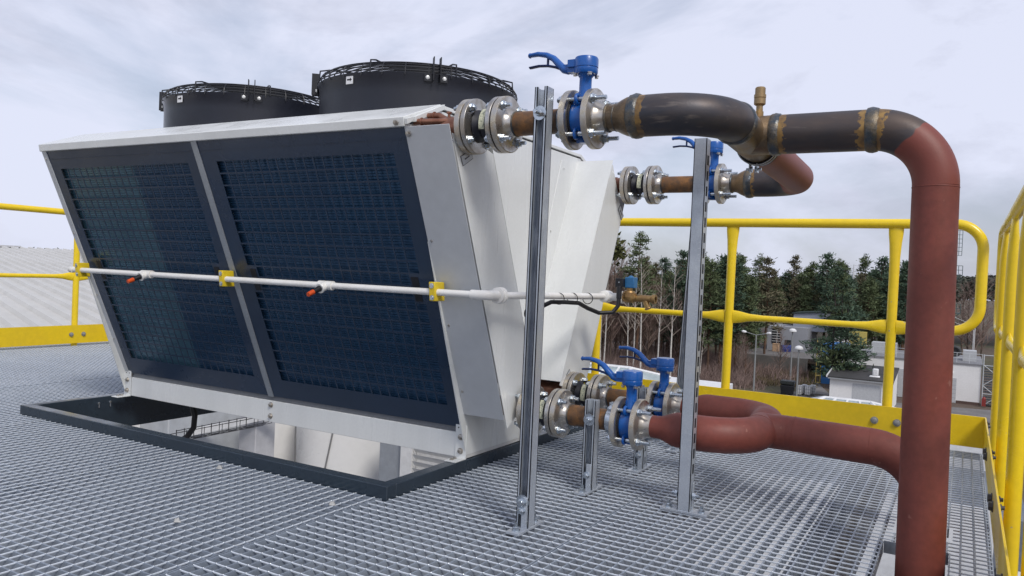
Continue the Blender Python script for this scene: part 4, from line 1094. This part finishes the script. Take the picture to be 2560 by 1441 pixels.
# ---- lamp posts
LP = mat('lamp_pole_grey', (.33, .34, .34), .5, .3); LW = mat('lamp_white', (.8, .8, .8), .35)
def ground_at(px, d): x, y = at_px(px, d); return V((x, y, G0))
b = ground_at(1912, 79.5)
r = root('street_lamp', 'grey lamp post with two outstretched arms', 'street lamp', b)
top = img_(1915, 840, 79.5)
m = MB(); m.tube([b, V((b.x, b.y, top))], [.10, .06], 10); m.tube([b + V((-1.05, 0, top - b.z + .22)), b + V((-.9, 0, top - b.z + .22)), V((b.x, b.y, top)), b + V((.9, 0, top - b.z + .22)), b + V((1.1, 0, top - b.z + .26))], .035, 8); part('pole', m, LP, r)
for s_ in (-1, 1):
    m = MB(); m.lathe(b + V((s_ * 1.0, 0, top - b.z + .24)), (s_, 0, .15), [(0, .06), (.1, .13), (.35, .15), (.5, .04)], 10); part('lamp_head', m, LW, r)
for px, d, py, lab in ((2003, 85.5, 830, 'lamp post with mushroom head, left and farther one of two'), (2021, 76.7, 874, 'lamp post with mushroom head, right and nearer one of two')):
    b = ground_at(px, d); top = img_(px + 9, py, d); r = root('street_lamp', lab, 'street lamp', b)
    m = MB(); m.tube([b, V((b.x, b.y, top))], [.10, .07], 10); part('pole', m, LP, r)
    m = MB(); m.lathe(V((b.x, b.y, top)), (0, 0, 1), [(-.12, .1), (-.05, .42), (.10, .40), (.26, .22), (.30, 0)], 14); part('lamp_head', m, LW, r)

# ---- white buildings
WW = mat('white_render', (.80, .79, .775), .7, 0, (.74, .73, .71), .5, fine=.04); RF = mat('dark_roofing', (.055, .052, .052), .8, 0, (.04, .04, .04), .6); DRK = mat('dark_glass', (.03, .035, .04), .2)
DOORM = mat('pale_sectional_door', (.52, .53, .54), .5); PLINTH = mat('brown_plinth', (.10, .06, .05), .8)
yb = 89.0
r = root('white_building', 'large flat-roofed white building with roof railing and garage door, behind the riser', 'building', (-5, yb, G0))
TOPB = -6.45
m = MB(); m.b2((-11.4, yb, G0), (1.62, yb + 11, TOPB)); part('wall', m, WW, r)
m = MB(); m.b2((-11.5, yb - .08, TOPB + .002), (1.72, yb + 11.1, TOPB + .16)); part('roof', m, mat('roof_edge_grey', (.22, .22, .23), .6), r)
m = MB(); m.b2((-2.05, yb - .05, G0 + .03), (-.42, yb - .01, G0 + 2.45)); d_ = part('garage_door', m, DOORM, r)
m = MB()
for q in range(5): m.b2((-2.05, yb - .056, G0 + .5 + q * .42), (-.42, yb - .0505, G0 + .52 + q * .42))
part('door_grooves', m, mat('groove_grey', (.3, .3, .31), .6), d_)
m = MB(); m.b2((-11.4, yb - .04, G0), (-2.1, yb - .003, G0 + .28)); m.b2((-.38, yb - .04, G0), (1.62, yb - .003, G0 + .28)); part('plinth', m, PLINTH, r)
m = MB(); m.b2((-5.6, yb - .05, G0 + .05), (-3.1, yb - .01, G0 + 2.9)); part('garage_door', m, DOORM, r)
m = MB(); m.lathe((-.85, yb, G0 + 3.0), (0, -1, 0), [(0, .14), (.12, .14), (.16, .08)], 12); part('wall_lamp', m, LW, r)
m = MB()
for x in [-11.3 + 1.08 * q for q in range(13)]: m.cyl((x, yb + .2, TOPB + .15), (x, yb + .2, TOPB + 1.15), .025, 6)
for z in (.65, 1.13): m.cyl((-11.3, yb + .2, TOPB + z), (1.65, yb + .2, TOPB + z), .025, 6)
part('roof_railing', m, mat('pale_railing', (.6, .62, .63), .4), r)
m = MB(); m.mark(); m.b2((-3.2, yb + 2, TOPB + .16), (-1.6, yb + 4, TOPB + 1.7)); m.mark(); m.b2((.0, yb + 3, TOPB + .16), (1.2, yb + 5, TOPB + 1.2)); m.mark(); m.b2((-8.6, yb + 4, TOPB + .16), (-6.2, yb + 6, TOPB + 1.3)); ac = part('rooftop_unit', m, mat('unit_grey', (.5, .51, .52), .5), r)
m = MB(); m.ring((-.7, yb + 2.6, TOPB + 1.1), (0, -1, 0), .42, .16, 20, 8); m.lathe((-.7, yb + 2.75, TOPB + 1.1), (0, -1, 0), [(0, .5), (.02, .5)], 20); part('duct_fan', m, mat('fan_dark', (.05, .05, .05), .5), r)
# outside stair tower
r = root('stair_tower', 'dark steel escape stair with pale frame at the building corner', 'stairs', (2.4, yb, G0))
m = MB()
for q in range(16): m.b2((1.85, yb - .1, G0 + .25 * q + .1), (2.95, yb + .9, G0 + .25 * q + .15))
part('treads', m, mat('stair_dark', (.06, .07, .075), .5), r)
m = MB()
for x in (1.80, 3.02):
    for y in (yb - .15, yb + .95): m.cyl((x, y, G0), (x, y, TOPB + 1.1), .045, 8)
for z in (TOPB + 1.1, TOPB + .1, G0 + 1.2): m.cyl((1.8, yb - .15, z), (3.02, yb - .15, z), .04, 8)
for q in range(4): m.cyl((1.8 + (q % 2) * 1.22, yb - .16, G0 + q), (3.02 - (q % 2) * 1.22, yb - .16, G0 + q + 1), .035, 6)
part('frame', m, mat('stair_frame_pale', (.55, .57, .58), .4), r)
m = MB(); m.box((1.95, yb - .9, G0 + .45), (.35, .3, .7)); m.lathe((1.95, yb - .9, G0 + .8), (0, 0, 1), [(0, .16), (.12, .14), (.2, .05)], 10)
single('hydrant', m, mat('hydrant_red', (.25, .03, .025), .5), 'dark red hydrant standing by the foot of the escape stair', 'hydrant', (1.95, yb - .9, G0))
# low white building with dark pitched roof
r = root('low_building', 'low white building with dark pitched roof, behind the three slim pines', 'building', (-8, 78, G0))
y0, y1 = 77.8, 83.5; za, zb_ = G0 + 2.62, G0 + 3.3
m = MB(); m.add([(x, y, z) for x in (-10.55, -5.3) for y, z in ((y0, G0), (y0, za), (y1, zb_), (y1, G0))], [(0, 1, 2, 3), (7, 6, 5, 4), (0, 4, 5, 1), (3, 2, 6, 7)]); part('wall', m, WW, r)
m = MB(); m.add([(x, y, z + q) for q in (.01, .13) for x in (-10.75, -5.2) for y, z in ((y0 - .3, za - .05), (y1 + .2, zb_ + .04))], [(0, 1, 3, 2), (4, 6, 7, 5), (0, 2, 6, 4), (1, 5, 7, 3), (0, 4, 5, 1), (2, 3, 7, 6)]); rf = part('roof', m, RF, r)
m = MB(); m.add([(x, y, z + q) for q in (.0, .18) for x in (-10.86, -10.75) for y, z in ((y0 - .3, za - .03), (y1 + .2, zb_ + .06))], [(0, 1, 3, 2), (4, 6, 7, 5), (0, 2, 6, 4), (1, 5, 7, 3), (0, 4, 5, 1), (2, 3, 7, 6)]); part('verge_trim', m, LW, rf)
m = MB(); m.b2((-10.7, y0 - .36, za - .14), (-5.2, y0 - .24, za - .04)); part('gutter', m, mat('gutter_grey', (.35, .36, .37), .5), rf)
m = MB(); m.b2((-7.35, y0 + .9, za + .15), (-6.45, y0 + 1.6, za + .35)); m.b2((-7.1, y0 + 1.0, za + .35), (-6.6, y0 + 1.5, za + 1.0)); part('roof_vent', m, LW, rf, bevel=.1)
m = MB(); m.b2((-8.6, y0 - .03, G0), (-6.35, y0 - .002, G0 + 2.2)); part('door', m, DOORM, r)
m = MB(); m.cyl((-6.15, y0 - .1, G0), (-6.15, y0 - .1, za), .05, 8); part('downpipe', m, LW, r)
# blue block
r = root('blue_building', 'blue clad building block partly hidden by the slim pines', 'building', (-11, 94, G0))
bx, by = at_px(2080, 88)
m = MB(); m.b2((bx, by, G0), (bx + 2.3, by + 5, img_(2090, 862, 88))); part('wall', m, mat('blue_cladding', (.045, .19, .47), .5, 0, (.04, .17, .42), .8), r)
m = MB()
for q in range(6): m.b2((bx - .55, by - .1, G0 + .8 * q), (bx - .05, by + .4, G0 + .8 * q + .08))
for x in (-.55, -.08): m.cyl((bx + x, by - .1, G0), (bx + x, by - .1, G0 + 4.8), .04, 6)
part('yellow_ladder', m, mat('yellow_ladder_paint', (.5, .38, .10), .5), r)
px_, py_ = at_px(2165, 100); r = root('yellow_cabin', 'small yellow and white cabin behind the slim pines', 'cabin', (px_, py_, G0))
zc = img_(2165, 868, 100); m = MB(); m.b2((px_ - .9, py_, G0), (px_ + 1.0, py_ + 2, img_(2165, 832, 100))); part('wall', m, mat('cabin_yellow', (.55, .45, .12), .6), r); m = MB(); m.b2((px_ - 2.6, py_ - .3, G0), (px_ - .9, py_ + 2, zc + 1)); part('side_wall', m, WW, r)
# retaining wall and grey building behind it
wx0, wy0 = at_px(1868, 100); wx1, wy1 = at_px(2060, 100)
m = MB(); m.b2((wx0, wy0 - .2, G0), (wx1, wy0 + .3, img_(1950, 888, 100))); single('retaining_wall', m, mat('grey_concrete', (.15, .14, .13), .9, 0, (.10, .095, .09), .4), 'grey concrete retaining wall below the grey shed', 'wall', ((wx0 + wx1) / 2, wy0, G0))
zy = img_(1950, 888, 100) + .02
m = MB(); m.quad((wx0, wy0 + .3, zy), (wx1 + 3, wy0 + .3, zy), (wx1 + 3, wy0 + 14, zy), (wx0, wy0 + 14, zy)); struct('upper_yard', m, asph)
gx0, gy0 = at_px(1940, 107); gx1, gy1 = at_px(2052, 107)
r = root('grey_shed', 'pale grey industrial building with dark louvred window, among the trees', 'building', ((gx0 + gx1) / 2, gy0, zy))
GW = mat('grey_sheet_wall', (.34, .35, .38), .6, 0, (.30, .31, .34), .6)
ztop = img_(1990, 818, 107)
m = MB(); m.b2((gx0, gy0, zy), (gx1, gy0 + 7, ztop)); part('wall', m, GW, r)
ux0, _ = at_px(2012, 110); m = MB(); zt2 = img_(2040, 783, 110)
m.add([(x, y, z) for y in (gy0 + 2.5, gy0 + 9) for x, z in ((ux0, ztop - .5), (gx1 + 1.6, ztop - .5), (gx1 + 1.6, zt2 + .25), (ux0, zt2 - .15))], [(0, 1, 2, 3), (7, 6, 5, 4), (3, 2, 6, 7), (0, 3, 7, 4), (1, 5, 6, 2)]); part('upper_wall', m, mat('bluish_sheet_wall', (.33, .36, .43), .5), r)
m = MB(); m.add([(x, y, z + q) for q in (0, .14) for y in (gy0 + 2.3, gy0 + 9.2) for x, z in ((ux0 - .2, zt2 - .14), (gx1 + 1.8, zt2 + .27))], [(0, 1, 3, 2), (4, 6, 7, 5), (0, 4, 5, 1), (2, 3, 7, 6), (0, 2, 6, 4), (1, 5, 7, 3)]); part('roof', m, mat('dark_green_trim', (.03, .05, .05), .5), r)
lx0, _ = at_px(1953, 107); lx1, _ = at_px(1977, 107); z0_, z1_ = img_(1965, 860, 107), img_(1965, 822, 107)
m = MB(); m.b2((lx0, gy0 - .05, z0_), (lx1, gy0 - .01, z1_)); wn = part('window', m, DRK, r)
m = MB()
for q in range(1, 6): m.b2((lx0, gy0 - .09, z0_ + (z1_ - z0_) * q / 6 - .03), (lx1, gy0 - .055, z0_ + (z1_ - z0_) * q / 6 + .03))
m.b2(((lx0 * .4 + lx1 * .6) - .03, gy0 - .094, z0_), ((lx0 * .4 + lx1 * .6) + .03, gy0 - .091, z1_)); part('louvre_bars', m, LW, wn)
m = MB(); wx, _ = at_px(2000, 107); m.b2((wx - .5, gy0 - .04, zy + .3), (wx + .3, gy0 - .01, zy + 1.5)); part('window', m, DRK, r)
for q in range(4):
    bx_, by_ = at_px(1981 + q * 5, 104.5); m = MB(); m.lathe((bx_, by_, zy), (0, 0, 1), [(0, .27), (.02, .29), (.3, .285), (.32, .30), (.6, .285), (.62, .30), (.88, .285), (.90, .27)], 14)
    single('barrel', m, mat('barrel_blue', (.03, .05, .22), .5), 'dark blue drum standing in a row before the grey shed', 'barrel', (bx_, by_, zy), 'blue drums before the grey shed')
bx_, by_ = at_px(1963, 104.5); m = MB(); m.box((bx_, by_, zy + .5), (.8, .8, 1.0)); m.box((bx_, by_, zy + 1.02), (.88, .88, .06)); single('crate', m, mat('orange_crate', (.55, .36, .22), .7), 'pale orange crate left of the blue drums', 'crate', (bx_, by_, zy), bevel=.03)
# skip container and tanks
b = ground_at(1997, 77.8); r = root('waste_container', 'black waste container with open lid on the grass', 'container', b)
m = MB(); m.add([b + V((x * s_, y * s_, z)) for z, s_ in ((.12, .85), (.95, 1.0)) for x, y in ((-.62, -.5), (.62, -.5), (.62, .5), (-.62, .5))], [(0, 1, 2, 3), (4, 5, 6, 7), (0, 1, 5, 4), (1, 2, 6, 5), (2, 3, 7, 6), (3, 0, 4, 7)]); part('bin', m, BLACK, r, bevel=.03)
m = MB(); m.box(b + V((0, .1, 1.22)), (1.34, 1.0, .40)); part('lid', m, mat('lid_black', (.03, .035, .035), .3), r, bevel=.08)
m = MB()
for x in (-.5, .5):
    for y in (-.35, .35): m.lathe(b + V((x - .04, y, .09)), (1, 0, 0), [(0, .09), (.07, .09)], 12)
part('wheels', m, RUBBER, r)
for q in range(4):
    b = ground_at(2028 + q * 11, 77.6 + (q % 2) * .8); r = root('caged_tank', 'white caged liquid tank beside the low white building', 'tank', b, 'white caged tanks by the low building')
    m = MB(); m.box(b + V((0, 0, .56)), (.50, .9, .85)); part('tank_body', m, LW, r, bevel=.06)
    m = MB()
    for x in (-.27, -.09, .09, .27): m.cyl(b + V((x, -.48, .05)), b + V((x, -.48, 1.02)), .018, 6)
    for z in (.1, .4, .7, 1.0): m.cyl(b + V((-.28, -.49, z)), b + V((.28, -.49, z)), .015, 6)
    part('cage', m, mat('cage_grey', (.3, .31, .32), .4, .5), r)
# chimney with ladder and platforms
cxm, cym = at_px(2384, 118); r = root('chimney', 'tall pale steel chimney with caged ladder and dark platforms behind the riser', 'chimney', (cxm, cym, G0))
m = MB(); m.lathe((cxm, cym, img_(2384, 790, 118)), (0, 0, 1), [(0, .75), (img_(2384, 572, 118) - img_(2384, 790, 118), .72)], 24); part('flue', m, mat('flue_pale', (.50, .53, .53), .5, .2), r)
m = MB(); m.lathe((cxm, cym, G0), (0, 0, 1), [(0, .9), (img_(2384, 790, 118) - G0, .9)], 24); part('base_flue', m, mat('flue_black', (.02, .02, .022), .5), r)
GP = mat('platform_green_grey', (.09, .13, .13), .5)
m = MB()
for zz in (img_(2400, 688, 118), img_(2400, 783, 118)):
    m.b2((cxm + .3, cym - .9, zz - .12), (cxm + 2.0, cym + .9, zz)); m.tube([(cxm + .6, cym - .8, zz - 1.2), (cxm + 1.8, cym - .8, zz - .1)], .06, 6)
    for x in (.9, 1.45, 1.98): m.cyl((cxm + x, cym - .88, zz), (cxm + x, cym - .88, zz + 1.35), .045, 6)
    for z in (.7, 1.35): m.cyl((cxm + .5, cym - .88, zz + z), (cxm + 1.98, cym - .88, zz + z), .045, 6)
part('platforms', m, GP, r)
m = MB()
zl0, zl1 = img_(2400, 640, 118), img_(2400, 566, 118)
for x in (.95, 1.35, 1.75): m.cyl((cxm + x, cym - .4, zl0), (cxm + x, cym - .4, zl1), .04, 6)
z = zl0
while z < zl1: m.cyl((cxm + .95, cym - .42, z), (cxm + 1.75, cym - .42, z), .035, 6); z += .62
for x in (.85, 1.1): m.cyl((cxm + x, cym - .5, G0), (cxm + x, cym - .5, zl1), .05, 6)
part('caged_ladder', m, GP, r)
# thin mast and lattice tower
x, y = at_px(2148, 109); m = MB(); m.tube([(x, y, G0), (x, y, img_(2150, 690, 109)), (x, y, img_(2152, 662, 109))], [.17, .13, .05], 10); m.tube([(x, y, img_(2152, 664, 109)), (x + .9, y, img_(2152, 666, 109))], .025, 5)
single('mast', m, mat('mast_white', (.66, .67, .68), .5), 'thin white mast rising above the pines', 'mast', (x, y, G0))
x, y = at_px(2263, 120); m = MB()
zt = img_(2263, 742, 120)
for dx in (-.75, -.25, .25, .75):
    for dy in (-.5, .5): m.cyl((x + dx, y + dy, G0), (x + dx, y + dy, zt), .05, 6)
z = G0
while z < zt:
    m.cyl((x - .75, y - .5, z), (x + .75, y - .5, z), .05, 6); z += 1.05
single('lattice_tower', m, mat('tower_white', (.6, .62, .63), .5), 'pale lattice tower just left of the riser, among the trees', 'tower', (x, y, G0))
# slim lamp arms near the far right
for q, (px, lab) in enumerate(((2411, 'upper slim bare-metal floodlight arm behind the railing loop'), (2408, 'lower slim bare-metal floodlight arm behind the railing loop'))):
    x, y = at_px(px, 100); z = img_(px, 796 + q * 11, 100); m = MB(); m.tube([(x, y, z), (x + 2.2, y, z - .9)], .03, 6); m.box((x - .3, y, z + .06), (.7, .2, .12)); m.cyl((x + 2.2, y, z - .9), (x + 2.2, y, G0), .06, 8)
    single('floodlight', m, mat('floodlight_%d' % q, (.6, .6, .6), .4), lab, 'street lamp', (x, y, z))
# trees at the far right are planted above

# ---- own roof and things on it
ROOFZ = -2.4
RG = mat('roof_membrane', (.17, .19, .22), .7, 0, (.13, .15, .18), .8, fine=.1)
LOWZ = -4.0
m = MB(); m.b2((-14, -3, LOWZ - .3), (.9, 13.0, LOWZ)); m.b2((-14, 13.0, LOWZ - .3), (.9, 16.6, ROOFZ)); struct('roof', m, RG)
m = MB(); m.b2((-14, -3.2, G0), (.88, 16.5, LOWZ - .31)); single('host_building', m, WW, 'white building that carries the roof platform, seen through the grating', 'building', (-6, 7, G0))
PW = mat('white_parapet', (.72, .72, .72), .5, 0, (.66, .66, .66), 1)
m = MB(); m.mark(); m.b2((-.62, 3.5, LOWZ + .002), (-.10, 8, LOWZ + .35)); m.mark(); m.b2((-14, 12.9, LOWZ + .003), (.5, 12.98, -2.3)); m.mark(); m.b2((.55, -3, LOWZ + .002), (.9, 12.99, LOWZ + .9)); m.mark(); m.b2((-14, 16.2, ROOFZ + .002), (.54, 16.6, ROOFZ + .5)); pr = root('parapet', 'white parapet upstand around the roof below the grating', 'wall', (0, 7, ROOFZ)); part('upstand', m, PW, pr)
# skylights on the roof
def skylight(px, d, zr, wx_, wy_, hh, lab, base):
    x, y = at_px(px, d); r = root('skylight', lab, 'skylight', (x, y, base))
    m = MB(); m.b2((x - wx_, y - wy_, base), (x + wx_, y + wy_, zr)); part('kerb', m, PW, r)
    a = [V((x - wx_, y - wy_, zr)), V((x + wx_, y - wy_, zr)), V((x + wx_, y + wy_, zr)), V((x - wx_, y + wy_, zr))]; t1, t2 = V((x - wx_ * .5, y, zr + hh)), V((x + wx_ * .5, y, zr + hh))
    m = MB(); m.add(a + [t1, t2], [(0, 1, 5, 4), (1, 2, 5), (2, 3, 4, 5), (3, 0, 4)]); part('glazing', m, mat('pale_glazing', (.42, .52, .56), .08, 0, (.48, .56, .56), .5), r)
    m = MB()
    for p, q in ((a[0], t1), (a[1], t2), (a[2], t2), (a[3], t1), (t1, t2)): m.tube([p + V((0, 0, .01)), q + V((0, 0, .01))], .035, 6)
    for f in (.25, .5, .75): m.tube([a[0].lerp(a[1], f) + V((0, 0, .01)), t1.lerp(t2, f) + V((0, 0, .01))], .022, 6)
    part('glazing_bars', m, LW, r)
skylight(1545, 14.5, img_(1545, 948, 14.5), .85, 1.0, .22, 'glazed roof skylight showing above the toe board, behind the blue levers', ROOFZ)
skylight(2150, 15.5, img_(2150, 1030, 15.5), .85, .9, .20, 'glazed roof skylight showing above the toe board, below the slim pines', ROOFZ)
m = MB(); x0, y0_ = at_px(1690, 15.2); m.b2((x0 - .2, y0_, ROOFZ), (x0 + 1.1, y0_ + .8, img_(1730, 958, 15.2))); single('roof_vent_box', m, PW, 'low white roof box just above the toe board, right of the slotted tall post', 'roof box', (x0, y0_, ROOFZ), bevel=.01)

# ---- under the opening
def at3(px, py, d):
    v = right * (px - 1280) - up * (py - 720.5) - back * 1960; v = v * (d / 1960); return V((v.x, v.y, v.z + .76))
SH = mat('tank_white', (.78, .77, .75), .35, 0, (.74, .73, .71), 1, fine=.02); GR2 = mat('grey_cladding', (.30, .32, .35), .6, 0, (.27, .29, .32), 1)
D = 9.6
a = at3(672, 1120, D); b = at3(950, 1160, D); Rt = (b - a).length / 2 * 1.02; c = (a + b) / 2
tk = root('storage_tank', 'white round tank seen through the floor opening under the cooler', 'tank', (c.x, c.y + .5, LOWZ))
m = MB(); m.lathe((c.x, c.y + .5, LOWZ + .02), (0, 0, 1), [(0, Rt), (2.95, Rt), (3.0, Rt - .05), (3.05, 0)], 64); part('tank_shell', m, SH, tk)
m = MB()
for k0, k1, h0, h1 in ((-2.35, -1.75, 2.9, .6), (-2.4, -2.05, 2.2, 1.2), (-1.15, -1.75, 2.9, .6)):
    m.mark(); m.tube([(c.x + (Rt + .006) * math.cos(k0 + (k1 - k0) * i / 12), c.y + .5 + (Rt + .006) * math.sin(k0 + (k1 - k0) * i / 12), LOWZ + h0 + (h1 - h0) * i / 12) for i in range(13)], .011, 6)
part('tank_rod', m, mat('seam_grey', (.22, .22, .22), .5), tk)
p = at3(215, 1100, D); q = at3(580, 1100, D)
m = MB(); m.b2((p.x - .4, p.y, LOWZ), (q.x, q.y + 1.0, -.95)); single('duct_wall', m, mat('pale_cladding', (.50, .52, .54), .6), 'grey clad duct wall seen through the floor opening, at its left', 'duct', (p.x, p.y, LOWZ), bevel=.01)
m = MB(); a = at3(430, 1092, D - .5); b = at3(760, 1020, D - .5); m.tube([a, b], .05, 4, phase=pi / 4); single('steel_brace', m, PW, 'white steel brace seen through the floor opening', 'steel brace', a)
m = MB(); a = at3(597, 1100, D - .3); b = at3(665, 1100, D - .3); m.b2((a.x, a.y, LOWZ), (b.x, a.y + .3, -1.0)); single('grey_column', m, mat('column_grey', (.50, .50, .52), .5), 'pale grey column seen through the floor opening, left of the round tank', 'column', (a.x, a.y, LOWZ), bevel=.01)
a = at3(948, 1140, D - .8); b = at3(1032, 1140, D - .8); bx = root('vent_housing', 'grey vent housing with white louvres seen through the floor opening, at its right', 'vent', (a.x, a.y, LOWZ))
m = MB(); m.b2((a.x, a.y, LOWZ), (b.x, a.y + .8, -1.0)); part('housing', m, GR2, bx, bevel=.01)
m = MB(); m.b2((b.x + .01, a.y - .05, LOWZ), (b.x + .16, a.y + .6, -1.0)); part('corner_post', m, PW, bx)
m = MB(); z = LOWZ + .8
while z < -1.05:
    m.add([(b.x + .17, a.y, z), (b.x + 1.1, a.y, z), (b.x + 1.1, a.y - .05, z + .06), (b.x + .17, a.y - .05, z + .06)], [(0, 1, 2, 3)]); z += .075
m.b2((b.x + .17, a.y + .03, LOWZ), (b.x + 1.1, a.y + .08, -1.0)); part('louvre', m, PW, bx)
# wire cable tray and cable
a = at3(440, 1100, 4.4); b = at3(672, 1055, 4.4); d_ = (b - a).normalized(); sd_ = d_.cross(V((0, 0, 1))).normalized(); L = (b - a).length
m = MB()
for o, zz in ((0, 0), (.05, 0), (.10, 0), (0, .05), (.10, .05)): m.tube([a + sd_ * o + V((0, 0, zz)), b + sd_ * o + V((0, 0, zz))], .0022, 5)
k = 0
while k * .10 < L:
    p = a + d_ * k * .10; m.tube([p + V((0, 0, .055)), p, p + sd_ * .10, p + sd_ * .10 + V((0, 0, .055))], .0020, 5)
    if k % 1 == 0: m.tube([p - sd_ * .004 + V((0, 0, .055)), p - sd_ * .004 + V((0, 0, -.01)), p - sd_ * .004 + d_ * .045 + V((0, 0, -.01)), p - sd_ * .004 + d_ * .045 + V((0, 0, .055))], .0024, 5)
    k += 1
single('cable_tray', m, mat('tray_wire', (.16, .16, .17), .4, .6), 'thin wire cable tray hanging in the floor opening', 'cable tray', a)
m = MB(); P = [at3(478, 1005, 3.9), at3(487, 1040, 3.9), at3(484, 1070, 3.9), at3(468, 1092, 3.9), at3(440, 1110, 3.9)]
P2_ = [];
for i in range(len(P) - 1):
    for s_ in range(4): P2_.append(P[i].lerp(P[i + 1], s_ / 4))
m.tube(P2_ + [P[-1]], .014, 10); single('black_cable', m, CABLE, 'thick black cable curving down in the floor opening', 'cable', P[0])

# ---- ribbed roof of the hall on the left
u = V((-math.cos(R_(19)), math.sin(R_(19)), 0)); v_ = V((math.sin(R_(19)), math.cos(R_(19)), 0))
def rp(a, b, dz=0): p = u * a + v_ * b; return (p.x, p.y, .86 - .05 * (45 - a) + dz)
m = MB(); b = -26.0; vs = []; fs = []
while b < 9.2:
    for db, dz in ((0, 0), (.17, 0), (.22, .075), (.33, .075)):
        for a in (9.5, 45): vs.append(rp(a, b + db, dz))
    b += .38
k = len(vs) // 2
fs = [(2 * i, 2 * i + 1, 2 * i + 3, 2 * i + 2) for i in range(k - 1)]
m.add(vs, fs)
r = root('hall', 'neighbouring hall with pale ribbed metal roof on the left', 'building', rp(27, -2, -1))
part('roof', m, mat('ribbed_roof_sheet', (.60, .585, .55), .5, 0, (.54, .53, .50), .15, fine=.05), r, fix=False, ang=20)
m = MB()
for i in range(11): m.prism([rp(44.6, -26 + 3 * i, .05), rp(45, -26 + 3 * i, .11), rp(45.5, -26 + 3 * i, .05)], v_ * 2.96)
part('ridge_cap', m, mat('ridge_sheet', (.45, .44, .42), .5), r)
m = MB(); q = [rp(9.6, -26, -.06), rp(9.6, 9.2, -.06), rp(45, 9.2, -.06), rp(45, -26, -.06)]
for i in range(4):
    p0, p1 = q[i], q[(i + 1) % 4]; m.quad(p0, p1, (p1[0], p1[1], G0), (p0[0], p0[1], G0))
part('wall', m, WW, r)
